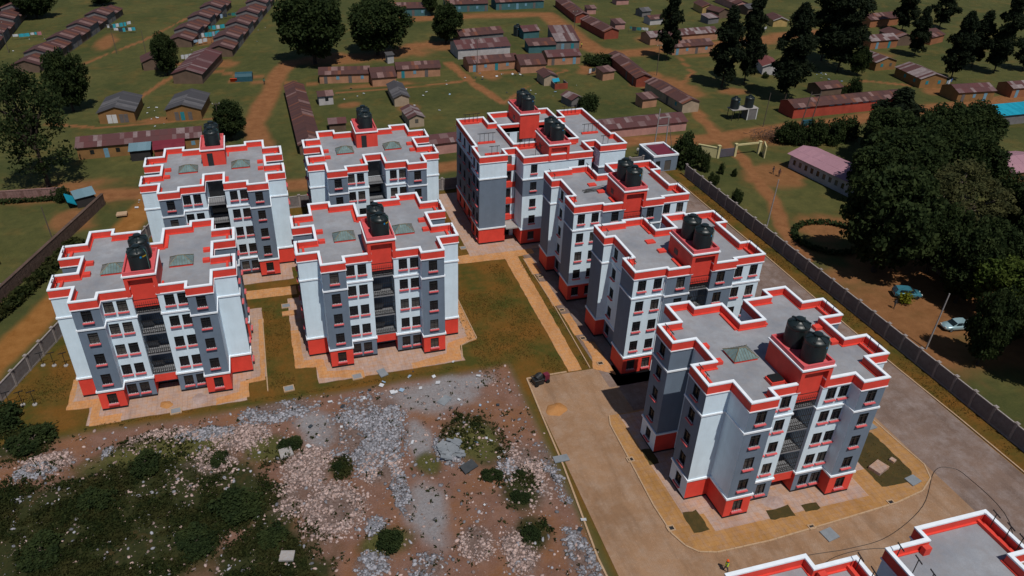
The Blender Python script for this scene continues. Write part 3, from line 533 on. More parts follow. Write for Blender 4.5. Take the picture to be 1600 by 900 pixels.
# ------------------------------------------------------------------ flats with plain roofs (two alike, right of the walkway)
def make_slim_flat(label):
    root = empty('apartment_block', (0, 0, 0)); tag(root, label, 'apartment block', 'five-storey red, white and grey apartment blocks')
    x4, x3, x2, w = 8.83, 7.48, 4.62, 1.4; f, f1, n, yr, ys = 6.22, 6.70, 2.80, 3.05, 4.6
    half = [((w, -f1), (x2, -f1), RED, GRY, (1.35,)), ((x2, -f1), (x2, -f), RED, WHT, ()), ((x2, -f), (x4, -f), RED, WHT, (0.95, 3.05)), ((x4, -f), (x4, -n), RED, GRY, ()), ((x4, -n), (x3, -n), RED, WHT, ()), ((x3, -n), (x3, n), GRY, WHT, (1.3, 4.6)),
            ((x3, n), (x4, n), RED, WHT, ()), ((x4, n), (x4, f), RED, GRY, ()), ((x4, f), (x2, f), RED, WHT, ()), ((x2, f), (x2, f1), RED, GRY, ()), ((x2, f1), (w, f1), RED, GRY, ())]
    mid = [((w, f1), (w, yr), RED, WHT), ((w, yr), (-w, yr), WHT, WHT), ((-w, yr), (-w, f1), RED, WHT)]; stair = [((-w, -f1), (-w, -ys), RED, GRY), ((-w, -ys), (w, -ys), GRY, WHT), ((w, -ys), (w, -f1), RED, GRY)]
    mb = MB(); poly = []
    for a, b, g, m, us in half: facade(mb, root, a, b, g, m, us); poly.append(a)
    for a, b, g, m in mid: facade(mb, root, a, b, g, m); poly.append(a)
    for a, b, g, m, us in reversed(half):
        L = abs(b[0]-a[0])+abs(b[1]-a[1]); pa, pb = (-b[0], b[1]), (-a[0], a[1]); facade(mb, root, pa, pb, g, m, [L-u for u in us]); poly.append(pa)
    for a, b, g, m in stair: facade(mb, root, a, b, g, m); poly.append(a)
    mb.obj('wall', WMATS, root); bands_and_roof(root, poly)
    tower(root, -1.75, 1.75, -f1-0.14, -1.1, True, (-1.76, -3.0, 'x'))
    stair_pieces(root, w, -f1, -ys)
    mb = MB(); mb.box(-w+.01, w-.01, -6.4, -6.05, 1.95, 3.0); mb.obj('entrance_beam', 'red', root)
    for sx in (-1, 1):
        mb = MB(); mb.box(*sorted((sx*(x3+0.02), sx*(x3+0.3))), -n+0.25, -n+1.1, 3.1, 14.66); mb.obj('pipe_duct', 'red', root)
        mb = MB(); mb.tube([(sx*(x2+0.12), -f-0.1, 0.2), (sx*(x2+0.12), -f-0.1, 14.6)], 0.055, 6); mb.obj('downpipe', 'coping', root)
    pads(root, [(-1.95, 4.9, 0.16, 1.3, 0.2), (1.95, 4.9, 0.16, 1.3, 0.2), (-2.9, 1.6, 0.6, 0.45, 0.2), (-2.6, -1.0, 0.5, 0.4, 0.25), (-2.15, -4.3, 0.25, 1.1, 0.2), (7.9, 4.4, 0.14, 1.3, 0.3), (8.0, -4.4, 0.14, 1.3, 0.3), (-7.9, -3.3, .14, .3, .5), (2.9, 1.8, 0.6, 0.45, 0.2)])
    tposts(root, [(-8.3, 5.2), (-8.2, 3.6), (-8.3, -3.4), (-8.2, -4.6), (8.4, 3.5), (8.4, 5.0), (8.4, -3.5), (8.4, -5.0), (-1.9, 4.2), (-1.9, 6.0)], R(90), -0.3)
    return root
slim = make_slim_flat('apartment block right of the walkway with a plain roof, just behind the nearest block')
c = copy_tree(slim); c['label'] = 'apartment block right of the walkway with steel bars lying on its plain roof'; place(c, 48.25, 95.45, 0); place(slim, 48.7, 77.05, 0)
for x, y, wh in ((48.7, 77.05, 'plain-roofed block without steel bars'), (48.25, 95.45, 'plain-roofed block with steel bars')):
    tank(x+0.15, y-5.3, 17.6, 0.5, 'ribbed black water tank, front of the pair on the '+wh); tank(x+0.05, y-2.6, 17.6, 1.4, 'ribbed black water tank, rear of the pair on the '+wh)
# ------------------------------------------------------------------ long block with an open court (back, right of centre)
def make_court_block():
    root = empty('courtyard_block', (44, 118, 0)); tag(root, 'larger apartment block around an open court with two tank towers, behind the lawn', 'apartment block', 'five-storey red, white and grey apartment blocks')
    half = [((0, -10.4), (5.85, -10.4), RED, WHT, (4.05,)), ((5.85, -10.4), (5.85, -6.2), RED, WHT, ()), ((5.85, -6.2), (8.05, -6.2), RED, WHT, ()), ((8.05, -6.2), (8.05, -8.6), RED, WHT, ()), ((8.05, -8.6), (12.6, -8.6), RED, GRY, ()),
            ((12.6, -8.6), (12.6, -3.9), RED, GRY, (1.2, 3.4)), ((12.6, -3.9), (11.9, -3.9), RED, GRY, ()), ((11.9, -3.9), (11.9, 9.1), RED, GRY, (2.0, 4.2, 7.4, 10.4)), ((11.9, 9.1), (7.0, 9.1), RED, WHT, ()), ((7.0, 9.1), (7.0, 5.7), RED, WHT, ()), ((7.0, 5.7), (5.7, 5.7), RED, WHT, ()), ((5.7, 5.7), (5.7, 10.8), RED, WHT, ()), ((5.7, 10.8), (0, 10.8), RED, WHT, ())]
    mb = MB(); poly = []
    def bands(g, m, x): return [(0, .35, 3), (.35, 3, g), (3, 9, WHT if m == WHT else m), (9, 12, GRY), (12, 15.2, WHT)]
    for sd in (1, -1):
        for a, b, g, m, us in (half if sd == 1 else half[::-1]):
            L = abs(b[0]-a[0])+abs(b[1]-a[1])
            pa, pb, uu = (a, b, us) if sd == 1 else ((-b[0], b[1]), (-a[0], a[1]), [L-u for u in us])
            wall_strip(mb, pa, pb, bands(g, m, 0), openings(uu)); poly.append(pa)
            for u in uu:
                for k in range(5): add_window(root, pa, pb, u, WZ[k])
    poly = [p for i, p in enumerate(poly) if p != poly[i-1] and abs(p[0]) > 0.01]
    hole = [(-5.5, -4.3), (5.5, -4.3), (5.5, 4.35), (-5.5, 4.35)]
    for a, b in zip(hole, hole[1:]+hole[:1]): wall_strip(mb, b, a, [(3, 15.2, WHT)], [])
    mb.obj('wall', WMATS, root); bands_and_roof(root, poly, hole)
    mb = MB(); mb.box(-5.45, 5.45, -4.25, 4.3, 3.0, 3.1); mb.obj('court_floor', 'concrete', root)
    for z in (3.1, 6, 9, 12):
        mb = MB(); mb.box(-5.46, 5.46, 3.2, 4.3, z, z+0.15); mb.obj('gallery', 'concrete', root)
        for x in (-4.0, -1.6, 1.6, 4.0): mb = MB(); mb.box(x-0.5, x+0.5, 4.29, 4.33, z+0.2, z+2.3); mb.obj('gallery_door', 'pane', root)
    tower(root, -1.75, 1.75, -10.55, -4.1, True, (-1.76, -6.5, 'x')); tower(root, -1.75, 1.75, 4.0, 10.8, False, (-1.76, 7.5, 'x'))
    stair_pieces(root, 1.4, -10.42, -9.9)
    for sd in (-1, 1):     # open stair slots between wing and centre with red balcony fronts
        for k in range(5):
            z = 3*k
            mb = MB(); mb.box(sd*6.95-1.08, sd*6.95+1.08, -6.75, -6.25, z+0.2 if k else 2.9, z+1.15 if k else 3.05); mb.obj('balcony_front', 'red' if k else 'concrete', root)
            mb = MB(); mb.box(sd*6.95-1.0, sd*6.95+1.0, -6.24, -6.21, z+1.2 if k else 0.1, z+2.7); mb.obj('balcony_opening', 'pane', root)
        mb = MB(); mb.box(sd*6.95-1.15, sd*6.95+1.15, -9.4, -6.8, 2.8, 3.0); mb.obj('entrance_canopy', 'concrete', root)
        mb = MB(); mb.box(sd*6.3-.3, sd*6.3+.3, -6.7, -6.22, 0.1, 14.6); mb.obj('column', 'white', root)
    pads(root, [(-9.3, -1.0, 1.5, 0.2, 0.3), (9.3, -1.0, 1.5, 0.2, 0.3), (-9.5, 8.6, 1.6, .2, .3), (9.5, 8.6, 1.6, .2, .3), (-3.6, -4.9, 1.6, 0.2, 0.3), (3.6, -4.9, 1.6, 0.2, 0.3), (-9.8, -6.0, 1.2, .2, .3)])
    tposts(root, [(s_*(8.2+k*0.75), y) for s_ in (-1, 1) for k in range(4) for y in (-1.0, 8.6)]+[(s_*(9.2+k*.9), -6.8) for s_ in (-1, 1) for k in range(2)]+[(-4.7+k*.8, -4.9) for k in range(3)]+[(-3.2+k*.8, -8.4) for k in range(2)]+[(2.6+.8*k, 9.6) for k in range(2)])
    return root
make_court_block()
for y, dz, wh in ((-8.9, 0.6, 'front tower of the courtyard block'), (5.6, 0.6, 'rear tower of the courtyard block')):
    tank(44.1, 118+y, 17.6, 0.6, 'ribbed black water tank, front of the pair on the '+wh); tank(44.0, 118+y+2.7, 17.6, 1.4, 'ribbed black water tank, rear of the pair on the '+wh)
# ------------------------------------------------------------------ block cut off by the lower edge of the picture
def make_edge_block():
    root = empty('apartment_block', (39.25, 20, 0)); tag(root, 'apartment block cut off at the lower right corner, only its bare roof and parapets showing', 'apartment block', 'five-storey red, white and grey apartment blocks')
    H = [(0, -9), (11.6, -9), (11.6, -4), (10.0, -4), (10.0, 5.9), (11.6, 5.9), (11.6, 9.95), (4.95, 9.95), (4.95, 8.85), (1.35, 8.85), (1.35, 5.2)]
    poly = H[1:]+[(-x, y) for x, y in H[:0:-1]]
    mb = MB()
    for a, b in zip(poly, poly[1:]+poly[:1]): facade(mb, root, a, b, RED, GRY if abs(a[0]-b[0]) < .1 and abs(a[0]) > 9 else WHT)
    mb.obj('wall', WMATS, root); bands_and_roof(root, poly)
    pads(root, [(11.0, 8.0, 0.16, 1.9, 0.3), (-11.0, 8.0, .16, 1.9, .3), (4.6, 8.3, 0.3, 0.2, 0.75), (-4.6, 8.3, .3, .2, .75), (-2.0, 8.0, 0.16, 0.8, 0.4)])
    tposts(root, [(1.75, 8.2), (2.2, 6.9), (2.35, 5.6), (11.25, 8.9), (11.3, 7.6), (11.3, 6.5), (-1.75, 8.2), (-1.65, 6.9), (-1.9, 5.6)], R(80))
make_edge_block()
mb = MB()
for k in range(9): a = 0.2+random.uniform(-.25, .25); x0, y0 = 43.4+random.uniform(-.4, .4), 94.7+k*0.12; mb.tube([(x0, y0, 15.0+k*.01), (x0+3.4*math.cos(a), y0+3.4*math.sin(a)*.6, 15.02+k*.015)], 0.03, 5)
mb.obj('steel_bars', 'postblack', label='loose bundle of dark steel bars lying on a flat grey roof', cat='steel bars')
# ------------------------------------------------------------------ boundary walls
def panel_wall(label, pts, h, pm, bay=3.05, cap=True, group='concrete panel boundary walls'):
    root = empty('boundary_wall', (*pts[0], 0)); tag(root, label, 'wall', group); o = Vector((*pts[0], 0))
    for a, b in zip(pts, pts[1:]):
        a, b = Vector((*a, 0)), Vector((*b, 0)); L = (b-a).length; k = max(1, round(L/bay)); d = (b-a).normalized(); n = Vector((-d.y, d.x, 0))
        bl = L/k; rz = math.atan2(d.y, d.x)
        mb = MB(); mb.box(-bl/2+.15, bl/2-.15, -.05, .05, -.1, h-.12); mb.box(-bl/2+.15, bl/2-.15, -.09, .09, h-.12, h, 1); mb.box(-bl/2+.15, bl/2-.15, -.075, .075, 0, .25, 1); pme = mb.mesh('panel', [pm, 'precastpost'])
        mb = MB(); mb.box(-.15, .15, -.14, .14, -.1, h+.12); qme = mb.mesh('post', 'precastpost')
        mb = MB(); mb.box(-.24, .24, -.23, .23, h+.12, h+.2); mb.box(-.14, .14, -.13, .13, h+.2, h+.27); cme = mb.mesh('cap', 'precastpost')
        for i in range(k):
            p = a+d*bl*(i+.5)-o; link('panel', pme, root, p, rz); q = link('post', qme, root, a+d*bl*i-o, rz); link('cap', cme, q)
    q = link('post', qme, root, b-o, rz); link('cap', cme, q)
panel_wall('long grey concrete panel wall with capped posts along the right side road', [(79.35, 33), (79.35, 126.5)], 2.45, 'precast')
panel_wall('grey concrete panel wall running behind the two back-left blocks', [(-20.6, 130.9), (30.5, 132.3), (73, 133)], 2.3, 'precast')
panel_wall('grey concrete panel wall by the dirt drive, left of the front row', [(-43, 68), (-31.2, 100.5), (-20.6, 130.9)], 2.3, 'precast')
M['stonewall'] = concrete('brown_stone_masonry', (0.10, 0.065, 0.05), (0.16, 0.105, 0.085), 1.2, (0.075, 0.05, 0.04), 0.95, (0.45, 0.3, 0.5, 0.02))
M['pinkstone'] = concrete('pink_grey_blocks', (0.22, 0.125, 0.11), (0.29, 0.17, 0.15), 0.7, (0.19, 0.12, 0.11), 0.95, (0.5, 0.28, 0.5, 0.03))
def masonry(name, label, a, b, h, th, mat, cw=0.5, ch=0.3):
    a, b = Vector((*a, 0)), Vector((*b, 0)); L = (b-a).length; d = (b-a).normalized(); root = empty(name, a, math.atan2(d.y, d.x)); tag(root, label, 'wall')
    mb = MB(); rr = random.Random(4)
    rows = int(h/ch)
    for r_ in range(rows):
        x = -cw*0.5*(r_ % 2)
        while x < L:
            w_ = cw*rr.uniform(.8, 1.2); x1 = min(L, x+w_); x0 = max(0, x)
            if x1-x0 > .06: q = rr.uniform(0, .025); mb.box(x0+.01, x1-.01, -th/2-q, th/2+q, r_*ch+.01-.1*(r_ == 0), (r_+1)*ch-.01)
            x += w_
    mb.obj('stonework', mat, root, kind='stuff')
    mb = MB(); mb.box(0, L, -th/2+.01, th/2-.01, -.1, rows*ch-.02); mb.obj('core', mat, root); mb = MB(); mb.box(-.1, L+.1, -th/2-.06, th/2+.06, rows*ch, rows*ch+.1); mb.obj('coping', mat, root)
masonry('stone_wall', 'brown stone wall slanting along the left edge above the dirt drive', (-45.2, 101), (-31.3, 141.6), 2.1, 0.4, 'stonewall')
masonry('block_wall', 'low pinkish block wall with a hedge in front at far left', (-62, 149.2), (-38.6, 147.0), 1.9, 0.25, 'pinkstone')
# ------------------------------------------------------------------ gatehouse and yellow gate
g = empty('gatehouse', (76.4, 133.2, 0)); tag(g, 'small grey flat-roofed gatehouse with a maroon roof sheet, behind the right blocks', 'gatehouse')
mb = MB(); P = [(-2.7, -3.3), (2.7, -3.3), (2.7, 3.3), (-2.7, 3.3)]
for k, (a, b) in enumerate(zip(P, P[1:]+P[:1])): wall_strip(mb, a, b, [(0, 3.4, 1)], [(0.6, 1.6, 0.1, 2.3), (2.6, 4.0, 0.1, 2.3)] if k == 0 else [])
mb.obj('wall', WMATS, g); mb = MB(); ring(mb, offset(P, -.1), offset(P, .2), 3.2, 3.55); mb.obj('coping', 'coping', g)
mb = MB(); mb.box(-2.6, 2.6, -3.2, 3.2, 3.0, 3.2); mb.obj('roof', 'roof', g); M['maroon'] = paint('maroon_roof', (0.14, 0.018, 0.035), 0.6, 0.1); mb = MB(); mb.box(-1.4, 2.45, -3.0, 3.0, 3.21, 3.3); mb.obj('roof_sheet', 'maroon', g)
for x0, x1 in ((-2.1, -1.1), (-.1, 1.3)): mb = MB(); mb.box(x0, x1, -3.2, -3.14, 0.1, 2.3); mb.obj('door', 'pane', g)
M['cream'] = paint('cream_paint', (0.52, 0.46, 0.24), 0.7, 0.1); M['gatemetal'] = paint('grey_gate_metal', (0.13, 0.12, 0.15), 0.5, 0.15)
g = empty('compound_gate', (95, 133.3, 0)); tag(g, 'cream compound gateway with a grey sliding gate beside the dirt road', 'gate')
mb = MB(); mb.rbox((-6.0, 1.5, 1.05), (1.5, -1.45, 0), (.09, .09, 0), (0, 0, 1.15)); mb.rbox((-6.0, 1.5, 2.28), (1.55, -1.5, 0), (.14, .14, 0), (0, 0, .08)); mb.obj('wing_wall', 'cream', g)
for x in (-4.4, -.35, 1.7+3.7): mb = MB(); mb.box(x-.25, x+.25, -.25, .25, 0, 2.7); mb.box(x-.33, x+.33, -.33, .33, 2.7, 2.85); mb.obj('pillar', 'cream', g)
mb = MB()
for k in range(24): mb.box(-4.1+k*.155, -4.1+k*.155+.11, -.03, .03, .15, 1.9)
for z in (.15, 1.0, 1.85): mb.box(-4.15, -.4, .03, .07, z, z+.08)
mb.obj('sliding_gate', 'gatemetal', g); mb = MB(); mb.box(-.1, 5.2, -.12, .12, 2.35, 2.7); mb.obj('lintel', 'cream', g); mb = MB(); mb.rbox((5.9, -1.2, 1.3), (.7, 1.4, 0), (.1, -.05, 0), (0, 0, 1.3)); mb.obj('wing_wall', 'cream', g)
# ------------------------------------------------------------------ village houses
def roofmat(name, cols, rough=0.7, corr=9.0, spec=0.25):
    m, nt, b = new_mat(name); g = nd(nt, 'ShaderNodeNewGeometry'); p = g.outputs['Position']
    rnd = g.outputs['Random Per Island']; n = nd(nt, 'ShaderNodeValToRGB'); n.color_ramp.interpolation = 'CONSTANT'; e = n.color_ramp.elements
    while len(e) < len(cols): e.new(0.5)
    for i, (t, c) in enumerate(cols): e[i].position = t; e[i].color = (*c, 1)
    nt.links.new(rnd, n.inputs[0])
    f = noise(nt, p, 0.9, 5, 0.7); c = mix(nt, ramp(nt, f, 0.4, 0.75, (0, 0, 0), (0.65,)*3), n.outputs[0], cols[0][1])
    f2 = noise(nt, p, 4.0, 4, 0.7); c = mix(nt, ramp(nt, f2, 0.5, 0.8, (0, 0, 0), (0.45,)*3), c, [x*0.45 for x in cols[0][1]])
    nt.links.new(c, b.inputs['Base Color']); b.inputs['Roughness'].default_value = rough; b.inputs['Specular IOR Level'].default_value = spec
    return m
RUST = (0.075, 0.034, 0.030)
M['rust'] = roofmat('rusty_iron', [(0, RUST), (0.45, (0.062, 0.030, 0.028)), (0.7, (0.095, 0.040, 0.030)), (0.84, (0.19, 0.115, 0.105)), (0.93, (0.15, 0.055, 0.032))])
M['rustpink'] = roofmat('weathered_iron', [(0, (0.085, 0.036, 0.036)), (0.4, (0.14, 0.085, 0.085)), (0.65, (0.20, 0.15, 0.15)), (0.85, (0.095, 0.035, 0.035))])
M['greyroof'] = roofmat('dull_grey_iron', [(0, (0.055, 0.053, 0.058)), (0.5, (0.07, 0.067, 0.07)), (0.85, (0.115, 0.11, 0.115))])
M['stripe'] = roofmat('striped_iron', [(0, (0.085, 0.038, 0.036)), (0.35, (0.19, 0.15, 0.15)), (0.6, (0.10, 0.05, 0.045)), (0.8, (0.24, 0.20, 0.20))])
M['pinkm'] = roofmat('pink_sheet', [(0, (0.30, 0.165, 0.20)), (0.6, (0.33, 0.18, 0.215))]); M['redm'] = roofmat('red_sheet', [(0, (0.145, 0.018, 0.03)), (0.6, (0.165, 0.022, 0.034))])
M['bluem'] = roofmat('blue_grey_sheet', [(0, (0.12, 0.20, 0.24)), (0.6, (0.14, 0.225, 0.27))]); M['turq'] = roofmat('turquoise_sheet', [(0, (0.005, 0.22, 0.32)), (0.6, (0.008, 0.27, 0.38))])
M['tanm'] = roofmat('tan_sheet', [(0, (0.16, 0.105, 0.075)), (0.6, (0.18, 0.12, 0.09))]); M['redroof'] = roofmat('red_brown_sheet', [(0, (0.14, 0.045, 0.04)), (0.6, (0.16, 0.05, 0.045))])
WC = {'white': (0.42, 0.40, 0.40), 'cream': (0.36, 0.28, 0.20), 'brown': (0.13, 0.085, 0.06), 'pink': (0.42, 0.22, 0.19), 'peach': (0.38, 0.195, 0.115), 'grey': (0.16, 0.15, 0.15), 'teal': (0.05, 0.13, 0.14), 'brick': (0.24, 0.055, 0.032), 'yellow': (0.42, 0.29, 0.11), 'orange': (0.30, 0.12, 0.055), 'ochre': (0.24, 0.125, 0.045), 'red': (0.34, 0.055, 0.032), 'dark': (0.03, 0.028, 0.028)}
for k, v in WC.items(): M['w_'+k] = paint('house_wall_'+k, v, 0.9, 0.22, 0.6)
RM = {'rust': 'rust', 'grey': 'greyroof', 'stripe': 'stripe', 'pinkm': 'pinkm', 'redm': 'redm', 'blue': 'bluem', 'turq': 'turq', 'tan': 'tanm', 'dark': 'greyroof', 'red': 'redroof', 'rpink': 'rustpink'}
M['tealdoor'] = paint('teal_door', (0.02, 0.20, 0.24), 0.6, 0.15, 2); M['bluedoor'] = paint('pale_blue_door', (0.14, 0.27, 0.36), 0.6, 0.15, 2); M['wooddoor'] = paint('grey_wood_door', (0.12, 0.105, 0.10), 0.8, 0.2, 2); M['whitedoor'] = paint('white_door', (0.55, 0.55, 0.55), 0.6, 0.1, 2); M['fascia'] = paint('white_fascia', (0.45, 0.44, 0.43), 0.7, 0.1, 2)
def sheets(mb, a, b, c, d, wd=0.85, th=0.03, rows=1, rr=random):
    # a..b the eave, d..c the ridge: overlapping corrugated sheets, each a thin slab
    a, b, c, d = map(Vector, (a, b, c, d)); L = (b-a).length; n = max(2, int(L/wd)); up = (b-a).cross(d-a).normalized()
    for r_ in range(rows):
        for i in range(n):
            t0, t1 = i/n, (i+1)/n; s0, s1 = r_/rows, (r_+1)/rows+(0.02 if r_ < rows-1 else 0)
            P = lambda t, s: a.lerp(b, t).lerp(d.lerp(c, t), s)
            lift = up*(0.012*(i % 2)+0.02*r_+rr.uniform(0, 0.014)); q = [P(t0, s0), P(t1, s0), P(t1, s1), P(t0, s1)]
            k = len(mb.v); mb.v += [tuple(p+lift) for p in q]+[tuple(p+lift-up*th) for p in q]
            for f in ((0, 1, 2, 3), (7, 6, 5, 4), (0, 4, 5, 1), (1, 5, 6, 2), (2, 6, 7, 3), (3, 7, 4, 0)): mb.f.append(tuple(k+j for j in f)); mb.m.append(0)
PIECE = {}
def piece(nm, w_, h_, t, mat):
    k = (nm, w_, h_, t, mat)
    if k not in PIECE: mb = MB(); mb.box(-w_/2, w_/2, -t, 0.03, 0, h_); PIECE[k] = mb.mesh(nm, mat)
    return PIECE[k]
def house(name, label, cat, x, y, L, D, h, yaw, st, wall, roof, group=None, doors=None, rise=None, z0=0, fascia=False, win='bluedoor'):
    root = empty(name, (x, y, z0), R(yaw)); tag(root, label, cat, group); rr = random.Random(int(x*7+y*13))
    hx, hy = L/2, D/2; rise = rise or (0.22*(D if st == 'L' else L)/2+0.35 if st != 'M' else 0.14*D); e = 0.35; wm = 'w_'+wall
    mb = MB()
    if st == 'L':
        mb.quad((-hx, -hy, 0), (hx, -hy, 0), (hx, -hy, h), (-hx, -hy, h)); mb.quad((hx, hy, 0), (-hx, hy, 0), (-hx, hy, h), (hx, hy, h))
        mb.quad((hx, -hy, 0), (hx, hy, 0), (hx, hy, h), (hx, 0, h+rise), (hx, -hy, h)); mb.quad((-hx, hy, 0), (-hx, -hy, 0), (-hx, -hy, h), (-hx, 0, h+rise), (-hx, hy, h))
    elif st == 'D':
        mb.quad((hx, -hy, 0), (hx, hy, 0), (hx, hy, h), (hx, -hy, h)); mb.quad((-hx, hy, 0), (-hx, -hy, 0), (-hx, -hy, h), (-hx, hy, h))
        mb.quad((-hx, -hy, 0), (hx, -hy, 0), (hx, -hy, h), (0, -hy, h+rise), (-hx, -hy, h)); mb.quad((hx, hy, 0), (-hx, hy, 0), (-hx, hy, h), (0, hy, h+rise), (hx, hy, h))
    else:
        mb.quad((-hx, -hy, 0), (hx, -hy, 0), (hx, -hy, h), (-hx, -hy, h)); mb.quad((hx, hy, 0), (-hx, hy, 0), (-hx, hy, h+rise), (hx, hy, h+rise))
        mb.quad((hx, -hy, 0), (hx, hy, 0), (hx, hy, h+rise), (hx, -hy, h)); mb.quad((-hx, hy, 0), (-hx, -hy, 0), (-hx, -hy, h), (-hx, hy, h+rise))
    mb.obj('wall', wm, root)
    mb = MB(); rows = 2 if max(D, L) > 5 else 1; o = 0.05
    if st == 'L':
        s = rise/hy
        sheets(mb, (-hx-.25, -hy-e, h-s*e+o), (hx+.25, -hy-e, h-s*e+o), (hx+.25, 0, h+rise+o), (-hx-.25, 0, h+rise+o), rows=rows, rr=rr); sheets(mb, (hx+.25, hy+e, h-s*e+o), (-hx-.25, hy+e, h-s*e+o), (-hx-.25, 0, h+rise+o), (hx+.25, 0, h+rise+o), rows=1, rr=rr)
    elif st == 'D':
        s = rise/hx
        sheets(mb, (hx+e, -hy-.3, h-s*e+o), (hx+e, hy+.3, h-s*e+o), (0, hy+.3, h+rise+o), (0, -hy-.3, h+rise+o), rows=1, rr=rr); sheets(mb, (-hx-e, hy+.3, h-s*e+o), (-hx-e, -hy-.3, h-s*e+o), (0, -hy-.3, h+rise+o), (0, hy+.3, h+rise+o), rows=1, rr=rr)
    else: s = rise/D; sheets(mb, (-hx-.25, -hy-e, h-s*e+o), (hx+.25, -hy-e, h-s*e+o), (hx+.25, hy+.2, h+rise+s*.2+o), (-hx-.25, hy+.2, h+rise+s*.2+o), rows=rows, rr=rr)
    mb.obj('roof', RM[roof], root)
    if fascia and st == 'D':
        mb = MB(); s = rise/hx
        for sx in (-1, 1): mb.rbox((sx*(hx+e)/2, -hy-.33, h+rise/2-s*e/2-.05), (sx*(hx+e)/2, 0, -(rise+s*e)/2), (0, .03, 0), (0, 0, .1))
        mb.obj('bargeboard', 'fascia', root)
    if doors is None: doors = [] if st != 'L' else [(-hx+1.6+k*3.2, 'd' if k % 2 == 0 else 'w') for k in range(int((L-1.6)/3.2)+1) if -hx+1.6+k*3.2 < hx-.6]
    for u, kd in doors:
        if kd == 'd': link('door', piece('door', .9, 2.0, .05, rr.choice(['tealdoor', 'bluedoor', 'wooddoor', 'wooddoor'])), root, (u, -hy, 0.02))
        elif kd == 'W': link('door', piece('door', 1.0, 2.0, .05, 'whitedoor'), root, (u, -hy, .02))
        elif kd == 's': link('window', piece('window', 1.5, .35, .04, 'bluedoor'), root, (u, -hy, h-.5))
        elif kd == 'S': link('window', piece('window', .8, .9, .04, 'tealdoor'), root, (-hx, u, 1.0), R(-90))
        elif kd == 'D': link('door', piece('door', .9, 1.95, .05, 'wooddoor'), root, (-hx, u, .02), R(-90))
        elif kd == 'p': link('window', piece('window', .8, .9, .04, 'pane'), root, (u, -hy, 1.0))
        else: link('window', piece('window', .8, .9, .04, win), root, (u, -hy, 1.0))
    return root
G1 = 'rusty tin-roofed row houses'; G2 = 'small huts in the yards'
